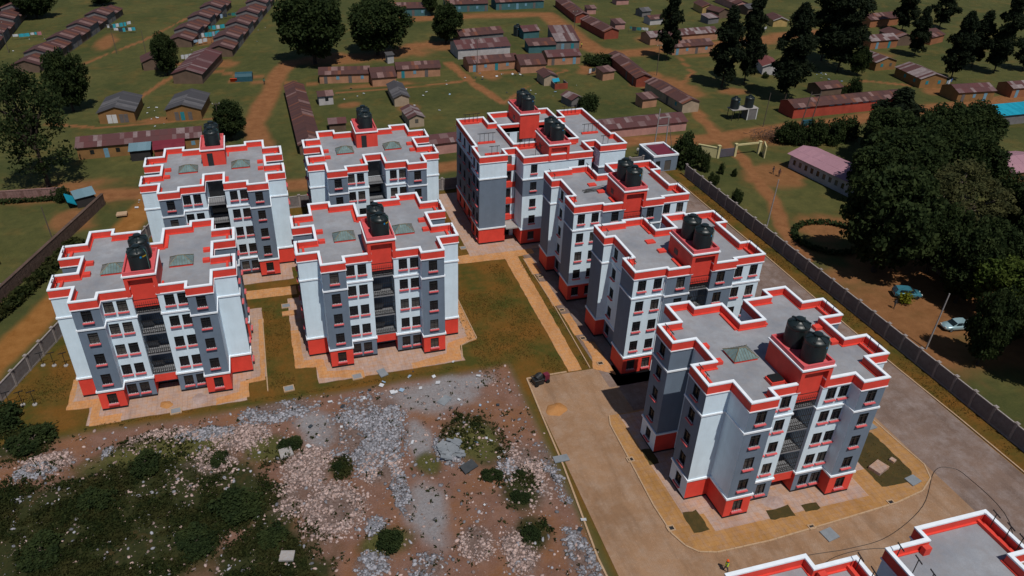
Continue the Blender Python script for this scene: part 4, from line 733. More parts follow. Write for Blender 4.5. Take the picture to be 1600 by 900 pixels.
HS = [
 ('hut', 'tiny white hut with a low rusty roof beside the long ridge-roofed house', 'hut', 14.2, 188.9, 3.5, 3.2, 2.4, 2, 'L', 'white', 'rust', G2, [(0.2, 'p')]),
 ('hut', 'cream hut with half its roof replaced in grey sheet', 'hut', 32.2, 187.4, 3.6, 11.1, 2.3, -1.1, 'D', 'cream', 'grey', G2, []),
 ('hut', 'cream hut with striped rusty roof just behind the back block', 'hut', 32.5, 170.4, 3.5, 7.1, 2.3, 3.5, 'D', 'cream', 'stripe', G2, [(0, 'p')]),
 ('row_house', 'very long rust-red ridge-roofed house running away behind the back blocks', 'house', 7.5, 177, 4.4, 41.4, 2.4, 0.5, 'D', 'brown', 'rust', G1, []),
 ('shed', 'little rusty shed just above the second back block', 'shed', 14.9, 170.1, 3.7, 3, 2, -1.7, 'L', 'brown', 'rpink', G2, []),
 ('row_house', 'pink-walled house with rusty roof directly left of the courtyard block', 'house', 35.4, 152.3, 7, 5, 2.6, 3.5, 'L', 'pink', 'rpink', G1, []),
 ('row_house', 'left part of the peach row house below the two big round trees', 'house', 21.3, 206.7, 13.1, 6, 2.5, -7.8, 'L', 'peach', 'rust', G1, None),
 ('row_house', 'projecting middle part of the peach row house below the big round trees', 'house', 30.7, 203.3, 6.3, 9, 2.4, 0, 'L', 'peach', 'rust', G1, []),
 ('row_house', 'right part of the peach row house with a plain dark roof', 'house', 41.2, 207, 11.8, 6, 2.5, -3.9, 'L', 'peach', 'rust', G1, None),
 ('latrine', 'narrow white latrine standing behind the peach row house', 'latrine', 35.8, 219.9, 1.9, 2, 2.4, 8, 'M', 'white', 'grey', None, []),
 ('row_house', 'rear grey-walled house of the tightly packed rusty-roof cluster', 'house', 66.7, 236.3, 14.2, 7, 3, 4.9, 'L', 'grey', 'rust', G1, []),
 ('row_house', 'white-walled house with blue window strip in the rusty-roof cluster', 'house', 63.5, 222.8, 15.9, 9, 3, 1, 'L', 'white', 'rpink', G1, [(-4+k*2.0, 's') for k in range(6)]),
 ('row_house', 'left half of the peach row in front of the rusty-roof cluster', 'house', 62.5, 208.3, 14.3, 6, 2.5, 1.1, 'L', 'peach', 'rust', G1, None),
 ('row_house', 'projecting middle of the peach row in front of the rusty-roof cluster', 'house', 72.9, 205.4, 7.2, 10, 2.4, -4.1, 'L', 'peach', 'rust', G1, []),
 ('row_house', 'right half of the peach row in front of the rusty-roof cluster', 'house', 83.9, 208.9, 9.8, 6, 2.5, -2.5, 'L', 'peach', 'rpink', G1, None),
 ('shed', 'teal-walled shed at the back right of the rusty-roof cluster', 'shed', 83.7, 238, 5.3, 6, 2.6, 3.8, 'L', 'teal', 'rpink', G2, []),
 ('shed', 'grey shed with white patches on its rusty roof at the road corner', 'shed', 91.1, 225.9, 7.2, 12, 2.8, -7.9, 'M', 'grey', 'stripe', G2, [(-1.5, 'd'), (1.5, 'd')]),
 ('shed', 'low dark lean-to in the middle of the rusty-roof cluster', 'shed', 82.1, 221.6, 8.4, 5, 2.3, -4.4, 'M', 'teal', 'rust', G2, []),
 ('shop', 'teal-fronted shop row at the top edge, left of the small round tree', 'shop', 53.3, 277.7, 14.1, 7, 2.8, -8.2, 'L', 'teal', 'rust', 'shops along the top road', None),
 ('shop', 'middle shop row at the top edge behind the small round tree', 'shop', 74.1, 279.6, 15.1, 7, 2.8, -5.6, 'L', 'teal', 'rust', 'shops along the top road', None),
 ('shop', 'right shop row at the top edge, beside the brick houses', 'shop', 93.7, 279.4, 18, 7, 2.8, -1.7, 'L', 'teal', 'rust', 'shops along the top road', None),
 ('brick_row', 'far red-brick row house with dark roof at the top road', 'house', 108.9, 264.1, 4.6, 25.7, 2.5, -4.8, 'D', 'brick', 'rust', G1, []),
 ('brick_row', 'red-brick row house with striped roof beside the road junction', 'house', 108.3, 238, 5.0, 17.9, 2.5, 2.7, 'D', 'brick', 'rust', G1, []),
 ('hut', 'pink hut right of the far red-brick row', 'hut', 116, 263.9, 3.3, 3, 2, -4.8, 'M', 'pink', 'rust', G2, []),
 ('hut', 'pink hut right of the nearer red-brick row', 'hut', 116.6, 241.8, 3.5, 4, 2, .8, 'M', 'pink', 'rust', G2, []),
 ('hut', 'pink hut at the top edge, right of centre', 'hut', 133.2, 275.9, 4.9, 4, 2, -.5, 'M', 'pink', 'rust', G2, []),
 ('hut', 'cream-gabled hut with a walled pen in front, on the open grass', 'hut', 73.3, 191.3, 3.7, 5.5, 2.4, .6, 'D', 'cream', 'rust', G2, [(0.7, 'w')]),
 ('hut', 'ramshackle grey hut right behind the courtyard block', 'hut', 73.4, 173.4, 3.4, 4.4, 2, 14.4, 'D', 'grey', 'stripe', G2, []),
 ('hut', 'square peach hut left of the brick row with red gable', 'hut', 89.9, 190.9, 3.7, 3.3, 2.4, 10.5, 'M', 'peach', 'rust', G2, []),
 ('brick_row', 'brick row house with a red gable end on the open grass', 'house', 97.9, 193.1, 4.2, 22.8, 2.5, -4.9, 'D', 'brick', 'rust', G1, [(-9, 'D'), (-4, 'D')]),
 ('row_house', 'row house with a cream gable end and striped rusty roof', 'house', 98.5, 169.5, 4.6, 18, 2.5, 3.4, 'D', 'cream', 'rust', G1, [(-6, 'S'), (-2, 'D')]),
 ('hut', 'square peach hut left of the cream-gabled row house', 'hut', 90.8, 167.8, 4.1, 3.2, 2.3, 6.5, 'M', 'peach', 'rust', G2, []),
 ('row_house', 'long low pink house with rust-striped roof beside the gatehouse', 'house', 81.3, 152.5, 21.3, 6, 2.3, 1, 'L', 'pink', 'rpink', G1, []),
 ('row_house', 'rear row house half hidden by the tall pines, pale sheets in its roof', 'house', 129.2, 222.7, 24.2, 6, 2.5, 3, 'L', 'peach', 'stripe', G1, []),
 ('row_house', 'front row house with a turquoise door half hidden by the tall pines', 'house', 125.4, 210.3, 13.3, 6, 2.5, .1, 'L', 'peach', 'rust', G1, None),
 ('shack', 'small grey shack at the top edge left of a tall pine', 'shack', 132.9, 256.2, 3.6, 4, 2, 10.4, 'L', 'grey', 'grey', G2, []),
 ('shack', 'small shack with white wall near the left tall pine', 'shack', 131.4, 245, 5.3, 4, 2, 6.2, 'L', 'white', 'rust', G2, []),
 ('shack', 'grey tin shack behind the rear row house', 'shack', 150.9, 241.7, 4.5, 4, 2, 10.5, 'M', 'grey', 'stripe', G2, []),
 ('house', 'dark-roofed house with yellow gable at the top edge', 'house', 157.6, 257.4, 4.6, 7.9, 2.4, -5.6, 'D', 'yellow', 'rust', G1, []),
 ('house', 'dark brown house right of the yellow-gabled one', 'house', 158, 248.8, 5.0, 6, 2.4, 16.7, 'D', 'brown', 'rust', G1, []),
 ('house', 'long house with pinkish gable at the top edge among pines', 'house', 172.1, 263, 4.8, 14.8, 2.4, -.9, 'D', 'pink', 'rust', G1, []),
 ('house', 'brown house with grey roof at the top edge among pines', 'house', 172, 251.0, 6.4, 5, 2.4, 14.3, 'L', 'brown', 'grey', G1, []),
 ('house', 'white-gabled house with red-brown roof between two tall pines', 'house', 137.4, 186.9, 4.4, 8.4, 2.5, -19.4, 'D', 'white', 'red', G1, [], None, 0, True),
 ('hut', 'tiny yellow hut behind the tall pines', 'hut', 142.5, 208.6, 2.8, 2, 1.8, 17, 'M', 'yellow', 'grey', G2, []),
 ('house', 'house with yellow-trimmed gable left of the dense pine group', 'house', 171.8, 234, 4.8, 7.2, 2.3, -11.2, 'D', 'yellow', 'rust', G1, [], None, 0, True),
 ('house', 'orange-walled house highest at the right among the trees', 'house', 206, 226.2, 12.4, 7, 2.6, 5.4, 'L', 'orange', 'rust', G1, []),
 ('house', 'brown house with blue doors and grey-streaked roof right of the pine group', 'house', 186.3, 201.8, 10, 6, 2.6, 1.2, 'L', 'orange', 'stripe', G1, [(-2.5, 'd'), (2, 'd')]),
 ('house', 'ochre-gabled house with teal shutter right of the dense pine group', 'house', 170.5, 183.1, 6.9, 8, 2.5, 1.9, 'D', 'ochre', 'stripe', G1, [(-1.4, 'w'), (1.6, 'p')], None, 0, False, 'tealdoor'),
 ('house', 'ochre-gabled house with two bright blue windows on the right-hand grass', 'house', 172.2, 167.8, 7.5, 10.9, 2.6, -6.4, 'D', 'ochre', 'stripe', G1, [(-1.8, 'w'), (1.8, 'w'), (-3, 'S'), (1, 'S')], None, 0, False, 'tealdoor'),
 ('house', 'ochre house with long rusty roof near the right edge', 'house', 174.1, 153.5, 10.6, 6.2, 2.6, -4.5, 'L', 'ochre', 'rpink', G1, None),
 ('house', 'orange house with grey-streaked roof cut by the right edge', 'house', 191.2, 152.6, 11.9, 5, 2.6, -2.6, 'L', 'orange', 'stripe', G1, None),
 ('house', 'dark brown barn-like house between pines at the right', 'house', 195.6, 204.5, 6.1, 9, 2.6, -6.6, 'D', 'brown', 'rust', G1, []),
 ('house', 'small orange house behind pines right of the barn-like house', 'house', 206.0, 203, 7.3, 7, 2.5, 18.1, 'L', 'orange', 'rust', G1, []),
 ('row_house', 'long red-walled building with small blue windows under a rusty roof', 'house', 134.8, 153.4, 28.4, 5.5, 2.8, .8, 'L', 'red', 'rust', G1, [(-12.5, 's'), (-10.6, 's'), (-3.8, 's'), (-1.6, 's'), (.8, 's'), (3, 's'), (6, 's'), (8.2, 's')]),
 ('shed', 'small rusty shed closing the right end of the red-walled building', 'shed', 151.9, 154.1, 4.7, 6, 2.4, 6.8, 'L', 'peach', 'rust', G2, []),
 ('shed', 'dark-roofed shed peeping over the red-walled building', 'shed', 140.4, 165.5, 6.7, 5, 2.2, 3.9, 'L', 'brown', 'rust', G2, []),
 ('house', 'pink-roofed ochre house cut by the right edge, beyond the compound trees', 'house', 144.2, 110.9, 9.6, 9, 2.8, -2, 'L', 'ochre', 'pinkm', None, [(-2, 'p'), (1, 'p')]),
 ('shed', 'shed with bright turquoise roof at the right edge', 'shed', 171.2, 136.9, 12.7, 5, 2.5, -.4, 'M', 'grey', 'turq', None, []),
 ('bungalow', 'left of the two ochre bungalows with grey roofs, white double door', 'bungalow', -33.3, 192, 7.8, 11.5, 2.6, -3.6, 'D', 'ochre', 'grey', 'ochre bungalows with grey roofs', [(-1.6, 'W'), (-.5, 'W'), (1.0, 'd'), (2.0, 'd')]),
 ('bungalow', 'right of the two ochre bungalows with grey roofs', 'bungalow', -18, 190.1, 7.8, 11.5, 2.6, -8.7, 'D', 'ochre', 'grey', 'ochre bungalows with grey roofs', [(-1.6, 'd'), (-.3, 'd'), (1.4, 'd')]),
 ('row_house', 'long ochre building with wine-red weathered roof behind the back left block', 'house', -26.7, 168.5, 24.6, 6.5, 2.7, .6, 'L', 'ochre', 'rpink', None, [(-9.5, 'p'), (-4.5, 'p'), (-6.8, 'd'), (10.5, 'w')]),
 ('shed', 'dark lean-to with blue-grey roof against the long ochre building', 'shed', -26.5, 163.1, 3.9, 3, 2.3, .9, 'M', 'dark', 'blue', None, []),
 ('shed', 'lean-to with crimson roof against the long ochre building', 'shed', -20.8, 163.0, 5.9, 3.2, 2.3, 3, 'M', 'brick', 'redm', None, []),
 ('hut', 'brown hut with dark gabled roof beside a small tree, left background', 'hut', -29.3, 231.3, 5, 6.5, 2.4, 7.4, 'D', 'brown', 'rust', G2, []),
 ('barn', 'long brown barn with pink-streaked rusty roof heading the stepped rows', 'barn', -16.6, 223, 7.6, 20.8, 2.7, -13.9, 'D', 'brown', 'rpink', None, []),
 ('house', 'brown house with tan roof at the left edge, beyond the stone wall', 'house', -48.6, 124, 5, 8, 2.5, 23.5, 'D', 'brown', 'tan', None, []),
 ('shed', 'dark shed in deep shade under the compound trees', 'shed', 102.4, 80.9, 4.5, 5, 2.4, -98.4, 'D', 'brown', 'dark', None, []),
]
for t in HS:
    a = list(t)+[None]*(19-len(t)); house(*a[:12], group=a[12], doors=a[13], rise=a[14], z0=a[15] or 0, fascia=bool(a[16]), win=a[17] or 'bluedoor')
# walled pen in front of the cream-gabled hut
g = empty('animal_pen', (75.0, 186.6, 0)); tag(g, 'small roofless brick pen with a turquoise sheet, attached to a hut', 'pen')
for a in ((-1.8, 1.8, -1.6, -1.45), (-1.8, -1.65, -1.45, 1.4), (1.65, 1.8, -1.45, 1.4)): mb = MB(); mb.box(*a, 0, 1.5); mb.obj('wall', 'w_brick' if a[2] < -1.5 else 'w_grey', g)
mb = MB(); mb.rbox((-.6, .9, 1.7), (.9, 0, .1), (0, .5, .3), (0, 0, .03)); mb.obj('cover_sheet', 'turq', g)
# stepped rows of terraces at the left: each unit its own house, every second one higher
def terrace(name, a, b, n, wd, desc, where):
    a, b = Vector((*a, 0)), Vector((*b, 0)); d = (b-a).normalized(); L = (b-a).length/n; yaw = math.degrees(math.atan2(d.y, d.x))-90; left = Vector((-d.y, d.x, 0))
    for i in range(n):
        c = a+d*L*(i+.5)+left*wd/2; h = 2.2+(1.15 if i % 2 else 0)+random.uniform(-.15, .15)
        rt = house('terrace_house', 'brown terrace house with rusty roof, %s of the %s' % (ORD[i] if i < n-1 else 'farthest', where), 'house', c.x, c.y, wd, L-.05, h, yaw, 'D', 'grey' if i % 2 else 'brown', 'rust', group='stepped terrace rows', doors=[])
        link('door', piece('door', .9, 1.95, .05, 'wooddoor'), rt, (wd/2, 0.6, .02), R(90))
ORD = ['nearest', 'second', 'third', 'fourth', 'fifth', 'sixth', 'seventh', 'eighth', 'ninth']
terrace('a', (-58.3, 232.8), (-43.8, 299.3), 9, 7, '', 'long row left of the open grass')
terrace('b', (-74.2, 258), (-75.7, 312), 6, 7, '', 'row in the top left corner')
terrace('c', (-19.4, 249.9), (-7.4, 302), 7, 7, '', 'left row behind the small tree')
terrace('d', (-7.6, 236.4), (8.0, 306), 9, 7, '', 'row behind the long barn')
# pink-roofed hall in the compound
g = empty('hall', (107.6, 115, 0), R(-80)); tag(g, 'long white hall with a pink sheet roof in the right-hand compound', 'hall')
mb = MB(); L, D, h = 22, 7, 3.0; P = [(-L/2, -D/2), (L/2, -D/2), (L/2, D/2), (-L/2, D/2)]
us = [1.3+k*1.55 for k in range(13)]
for k, (a, b) in enumerate(zip(P, P[1:]+P[:1])): wall_strip(mb, a, b, [(0, h, 0)], [(u-.35, u+.35, 1.0, 2.1) for u in us] if k == 0 else [])
mb.obj('wall', 'w_white', g)
for u in us: mb = MB(); mb.box(-.34, .34, .1, .13, 0, 1.08); mb.obj('window', 'pane', g, loc=(-L/2+u, -D/2, 1.01))
mb = MB(); sheets(mb, (-L/2-.5, -D/2-.6, h+.0), (L/2+.5, -D/2-.6, h+.0), (L/2+.5, 0, h+1.1), (-L/2-.5, 0, h+1.1), rows=2); sheets(mb, (L/2+.5, D/2+.6, h+.0), (-L/2-.5, D/2+.6, h+.0), (-L/2-.5, 0, h+1.1), (L/2+.5, 0, h+1.1)); mb.obj('roof', 'pinkm', g)
# turquoise and blue tin shelter against the end of the stone wall
g = empty('tin_shelter', (-34.6, 142.6, 0), R(20)); tag(g, 'turquoise and blue-grey tin shelter at the end of the stone wall', 'shelter')
mb = MB(); mb.box(-1.6, 1.6, -1.2, 1.2, 0, 2.0); mb.obj('wall', 'w_dark', g); mb = MB(); sheets(mb, (-1.8, -1.5, 2.0), (1.9, -1.5, 2.1), (1.9, 1.5, 2.6), (-1.8, 1.5, 2.5), .9); mb.obj('roof', 'bluem', g)
mb = MB(); mb.rbox((-2.3, .2, 1.5), (.7, .1, -.5), (0, 1.3, .3), (.05, 0, .08)); mb.obj('leaning_sheet', 'turq', g)
# tarpaulin tent
M['tarp'] = paint('blue_tarpaulin', (0.02, 0.075, 0.10), 0.55, 0.15, 1.0); M['orangecloth'] = paint('orange_cloth', (0.65, 0.06, 0.02), 0.7, 0.1)
g = empty('tarpaulin_tent', (-4.8, 213, 0), R(-5)); tag(g, 'dark blue tarpaulin tent with an orange flap beside the dirt road', 'tent')
mb = MB(); pr = [(-1.7, 0), (-1.65, 1.3), (-.9, 1.9), (.9, 1.9), (1.65, 1.3), (1.7, 0)]
for a, b in zip(pr, pr[1:]): mb.quad((-2.2, a[0], a[1]), (2.2, a[0], a[1]), (2.2, b[0], b[1]), (-2.2, b[0], b[1]))
for x in (-2.2, 2.2): mb.quad(*[(x, p[0], p[1]) for p in pr])
mb.obj('canvas', 'tarp', g); mb = MB(); mb.rbox((-2.6, -1.75, .6), (.9, 0, 0), (0, .3, -.5), (0, .05, .03)); mb.obj('flap', 'orangecloth', g)
# ------------------------------------------------------------------ trees, shrubs, weeds, rubble
def leafmat(name, a, b_, c):
    m, nt, b = new_mat(name); g = nd(nt, 'ShaderNodeNewGeometry'); r_ = g.outputs['Random Per Island']
    col = mix(nt, r_, a, b_); f = noise(nt, g.outputs['Position'], 0.45, 3); col = mix(nt, ramp(nt, f, 0.42, 0.7, (0, 0, 0), (0.8,)*3), col, c)
    nt.links.new(col, b.inputs['Base Color']); b.inputs['Roughness'].default_value = 0.8; b.inputs['Specular IOR Level'].default_value = 0.08
    t = nd(nt, 'ShaderNodeBsdfTranslucent'); nt.links.new(col, t.inputs[0]); x = nd(nt, 'ShaderNodeMixShader'); x.inputs[0].default_value = 0.4; nt.links.new(b.outputs[0], x.inputs[1]); nt.links.new(t.outputs[0], x.inputs[2]); nt.links.new(x.outputs[0], nt.nodes['Material Output'].inputs[0])
    return m
M['leaf'] = leafmat('dark_foliage', (0.013, 0.024, 0.009), (0.034, 0.052, 0.018), (0.052, 0.070, 0.022))
M['pine'] = leafmat('pine_foliage', (0.010, 0.016, 0.010), (0.022, 0.032, 0.016), (0.028, 0.038, 0.017))
M['olive'] = leafmat('olive_foliage', (0.040, 0.048, 0.020), (0.075, 0.080, 0.032), (0.10, 0.095, 0.035))
M['limeleaf'] = leafmat('light_green_foliage', (0.035, 0.060, 0.012), (0.085, 0.12, 0.025), (0.10, 0.125, 0.022))
M['weedleaf'] = leafmat('weed_foliage', (0.012, 0.021, 0.007), (0.038, 0.048, 0.014), (0.062, 0.056, 0.019))
M['bark'] = paint('bark', (0.05, 0.037, 0.028), 0.9, 0.3, 1.5); M['palebark'] = paint('pale_bark', (0.17, 0.13, 0.105), 0.9, 0.25, 1.5)
def quads_mesh(name, V, mat, k=4):
    n = len(V)//k; me = bpy.data.meshes.new(name); me.vertices.add(len(V)); me.vertices.foreach_set('co', np.asarray(V, np.float32).ravel())
    me.loops.add(len(V)); me.loops.foreach_set('vertex_index', np.arange(len(V), dtype=np.int32)); me.polygons.add(n); me.polygons.foreach_set('loop_start', np.arange(0, len(V), k, dtype=np.int32))
    me.update(calc_edges=True); me.materials.append(M[mat] if isinstance(mat, str) else mat); return me
def leaf_quads(C, size, rg, elong=1.7, upbias=0.35, asp=1.0):
    n = len(C); a = rg.normal(size=(n, 3)); a /= np.linalg.norm(a, axis=1, keepdims=True); nn = rg.normal(size=(n, 3)); nn[:, 2] = np.abs(nn[:, 2])+upbias
    b = np.cross(a, nn); b /= np.linalg.norm(b, axis=1, keepdims=True)+1e-9; s = size*rg.uniform(.6, 1.4, (n, 1)); a = a*s*elong/2; b = b*s/2; a[:, 2] /= asp; b[:, 2] /= asp
    return np.stack([C-a-b*.3, C+b-a*.1, C+a+b*.2, C-b+a*.1], 1).reshape(-1, 3)
def crown(kind, seed, nclump, per, lsize, mat):
    rg = np.random.default_rng(seed); cc = []
    while len(cc) < nclump:
        p = rg.uniform(-1, 1, 3)
        if kind in ('broad', 'open', 'lime'):
            r_ = np.linalg.norm(p)
            if r_ > 1 or r_ < (0.55 if kind != 'open' else 0.3): continue
            lump = 0.84+0.13*math.sin(3*math.atan2(p[1], p[0])+seed)+0.08*math.sin(7*p[2]+seed*2)
            q = np.array([p[0]*lump, p[1]*lump, 0.57+0.40*p[2]])
            if kind == 'open' and q[2] < .42 and rg.random() < .7: continue
        elif kind == 'pine':
            z = rg.uniform(0.16, 1.0); rad = (0.55+0.45*math.sin(min(1, (z-.1)/.35)*1.57))*(1-max(0, (z-.55)/.47)**1.6)*(0.75+0.35*math.sin(z*23+seed)); ang = rg.uniform(0, 6.283); rr = rad*math.sqrt(rg.uniform(.15, 1)); q = np.array([math.cos(ang)*rr, math.sin(ang)*rr, z])
        elif kind == 'acacia':
            if p[0]**2+p[1]**2 > 1: continue
            q = np.array([p[0], p[1], 0.80+0.10*p[2]-0.16*(p[0]**2+p[1]**2)+.06*math.sin(5*p[0]+seed)])
        else:
            r_ = np.linalg.norm(p)
            if r_ > 1 or r_ < .5 or p[2] < -.3: continue
            q = np.array([p[0]*(.8+.2*math.sin(4*math.atan2(p[1], p[0])+seed)), p[1], 0.35+0.6*p[2]])
        cc.append(q)
    cc = np.array(cc); rad = {'broad': .20, 'lime': .2, 'open': .23, 'pine': .24, 'acacia': .17, 'shrub': .3}[kind]; zr = {'broad': .5, 'lime': .5, 'open': .4, 'pine': .17, 'acacia': .28, 'shrub': .8}[kind]
    d = rg.normal(size=(nclump, per, 3)); d /= np.linalg.norm(d, axis=2, keepdims=True); d *= (rg.random((nclump, per, 1))**.4)*rad*rg.uniform(.7, 1.3, (nclump, 1, 1)); d[:, :, 2] *= zr
    if kind == 'pine': d[:, :, 2] -= 0.10*(d[:, :, 0]**2+d[:, :, 1]**2)/rad
    P = (cc[:, None, :]+d).reshape(-1, 3)
    V = leaf_quads(P, lsize, rg, 2.4 if kind in ('pine', 'acacia') else 1.5, .35, {'broad': 2.0, 'lime': 2.0, 'open': 3.0, 'pine': 5.0, 'acacia': 2.0, 'shrub': 1.3}[kind])
    # keep leaves roughly isotropic once the unit crown is stretched to its real height
    me = quads_mesh('crown', V, mat)
    mb = MB(); tr = {'pine': .05, 'shrub': .05}.get(kind, .06); lean = rg.normal(0, .04, 2); top = {'pine': .97, 'acacia': .45, 'shrub': .4}.get(kind, .55)
    path = [(lean[0]*t*2, lean[1]*t*2, top*t) for t in (0, .15, .4, .7, 1)]; mb.tube(path, tr, 7, r1=tr*(.15 if kind == 'pine' else .5), cap=False)
    nl = {'open': 16, 'acacia': 30, 'pine': 22}.get(kind, 12)
    for q in cc[rg.permutation(nclump)[:nl]]:
        z0 = top*rg.uniform(.55, 1) if kind not in ('pine',) else max(.1, q[2]-.06); b0 = (lean[0]*2*z0/top, lean[1]*2*z0/top, z0); m_ = ((b0[0]+q[0])/2, (b0[1]+q[1])/2, z0*.45+q[2]*.55+.02); mb.tube([b0, m_, tuple(q)], tr*.45, 5, r1=tr*.1, cap=False)
    return me, mb.mesh('trunk', 'palebark' if kind in ('acacia', 'shrub') else 'bark', True)
CR = {'broad': [crown('broad', s, 150, 120, .062, 'leaf') for s in (1, 2, 3)], 'coni': [crown('pine', s, 190, 80, .085, 'pine') for s in (4, 5, 6)], 'open': [crown('open', 7, 66, 120, .048, 'leaf')],
      'acacia': [crown('acacia', 8, 110, 70, .035, 'olive')], 'lime': [crown('lime', 9, 120, 110, .055, 'limeleaf')], 'shrub': [crown('shrub', s, 40, 80, .10, 'leaf') for s in (10, 11)]}
TREES = [
 ('broad', -44.8, 197.2, 14.6, 5.2, 'round dark tree with a pale stem, left of the two ochre bungalows', ''), ('open', -42.6, 152.4, 24.2, 7.6, 'large straggly open-crowned tree at far left above the pinkish wall', ''), ('broad', -24.8, 221.9, 11.2, 3.7, 'small tree with forked pale trunk beside the brown hut', ''),
 ('broad', -8.5, 169.2, 8.7, 3.8, 'small dark tree just behind the back left block', ''), ('broad', 15.0, 223.5, 19.5, 10.6, 'left of the two huge round trees at the top', ''), ('broad', 33.7, 228.3, 16, 9.6, 'right of the two huge round trees at the top', ''),
 ('broad', 56.4, 236.1, 12.2, 5.4, 'round tree left of the rusty-roof cluster', ''), ('broad', 59.7, 273.9, 8.1, 2.9, 'small tree in front of the teal shops at the top', ''),
 ('coni', 114.4, 202.5, 20.4, 3.2, 'leftmost slender pine, standing before the half-hidden row houses', ''), ('coni', 116.8, 176, 20.4, 4.1, 'second slender pine from the left, its shadow on open grass', ''), ('coni', 123.8, 176.5, 24.1, 3.6, 'third slender pine from the left, close beside the second', ''), ('coni', 127, 162.8, 23.2, 4.7, 'pine in front of the white-gabled house, nearest the red-walled building', ''),
 ('coni', 158.9, 191.6, 24.7, 5.6, 'broad dark pine at the back of the dense group', ''), ('coni', 156.4, 181, 25.8, 5.8, 'broad dark pine at the front of the dense group', ''), ('broad', 159.3, 176.6, 8.1, 2.8, 'small tree left of the ochre-gabled house with teal shutter', ''),
 ('shrub', 148, 163.3, 4, 1.8, 'upright bush behind the red-walled building', ''), ('shrub', 145.4, 164.5, 2.2, 1.3, 'round bush beside the dark-roofed shed', ''),
 ('coni', 206.8, 214.7, 18, 3.8, 'pine at the top right, behind the grey-streaked roof', ''), ('coni', 189.4, 189.1, 14, 3.1, 'feathery pine left of the dark barn-like house', ''), ('coni', 222.6, 215.4, 17.3, 4.1, 'pine at the top edge, far right group, rearmost', ''), ('coni', 181.9, 166.8, 17.8, 3.5, 'pine directly behind the ochre house with long rusty roof', ''), ('coni', 197.4, 175.5, 15.5, 3.5, 'leaning pine in the far right group', ''), ('coni', 198.5, 168.9, 21.4, 4, 'tallest pine of the far right group', ''), ('coni', 209.2, 169.4, 12.4, 3.3, 'pine cut by the right edge near the top', ''),
 ('broad', -71.6, 301.1, 10, 7, 'dark tree at the top left between two terrace rows', ''), ('broad', -83.8, 311.7, 9.5, 6.7, 'dark tree in the very top left corner', ''), ('broad', -52.8, 316.9, 6.2, 4.7, 'low tree at the top left beyond the long terrace row', ''),
 ('coni', 128, 127.1, 13.8, 5.3, 'dark bushy pine at the back of the compound, before the red-walled building', ''), ('broad', 115.6, 109.6, 12.4, 8.0, 'broad compound tree covering the right end of the pink-roofed hall', ''), ('broad', 132.1, 117.5, 13.2, 6, 'compound tree in the rear row, left of the turquoise roof', ''), ('broad', 140.5, 119.5, 12.5, 6.3, 'compound tree in the rear row, beside the right pink-roofed house', ''),
 ('broad', 90.5, 85.0, 17.5, 7.4, 'biggest compound tree, its trunk by the boundary wall near the cars', ''), ('broad', 98.5, 82.6, 12.3, 4.5, 'compound tree above the dark shed', ''), ('acacia', 107, 89.4, 15.2, 8.2, 'thin flat-topped acacia with bare pale branches in the compound', ''), ('broad', 124.3, 90.0, 11.5, 5.1, 'dark tree at the right edge beyond the acacia', ''),
 ('broad', 107, 64.5, 12, 5, 'tree at the right edge below the light green one', ''), ('broad', 119, 80, 14, 6, 'dark tree at the right edge level with the dark shed', ''), ('broad', 105.5, 98, 10.5, 5, 'compound tree between the ring hedge and the acacia', ''), ('broad', 125, 104, 13, 6, 'compound tree left of the right pink-roofed house', ''), ('broad', 97.5, 57.5, 12, 4.6, 'shade tree right of the pale blue car', ''), ('broad', 121, 121, 12, 6, 'compound tree beside the thicket and the hall', ''),
  ('broad', 103, 77, 11.5, 4.8, 'tree shading the dark shed from the right', ''), ('broad', 123.5, 113, 13, 6.5, 'tall compound tree behind the hall, middle of the mass', ''), ('broad', 107.5, 107.5, 11, 5.5, 'compound tree leaning over the hall end', ''), ('broad', 113, 72, 12.5, 5, 'dark tree on the right edge above the near ones', ''),
 ('broad', 96.2, 74.2, 12.5, 4.5, 'tree between the two parked cars and the dark shed', ''), ('broad', 102, 62, 13, 5.5, 'dark tree right of the light green one, low at the right edge', ''),
 ('lime', 97.5, 66.8, 11.4, 5.6, 'light green tree at the right edge above the pale car', ''), ('broad', 87.2, 60.9, 12, 3.2, 'slim tree by the wall right of the pale car', ''), ('broad', 92.0, 54.9, 13, 4.1, 'tree at the right edge closest to the camera', ''), ('broad', 109.9, 74.9, 13.3, 4.5, 'dark tree at the right edge behind the light green one', ''), ('broad', 111.9, 101.9, 11.9, 5.3, 'compound tree between the hall and the acacia', '')]
for i, (k, x, y, h, r_, lb, g_) in enumerate(TREES):
    v = CR[k]; cm, tm = v[i % len(v)]; nm = {'coni': 'pine_tree', 'acacia': 'acacia_tree', 'shrub': 'bush'}.get(k, 'broadleaf_tree')
    root = empty(nm, (x, y, -.05), i*1.3, label=lb, cat='bush' if k == 'shrub' else 'tree', group='background bushes' if k == 'shrub' else 'trees around the estate')
    for n_, me in (('crown', cm), ('trunk', tm)): link(n_, me, root, (0, 0, 0), 0, (r_, r_, h))
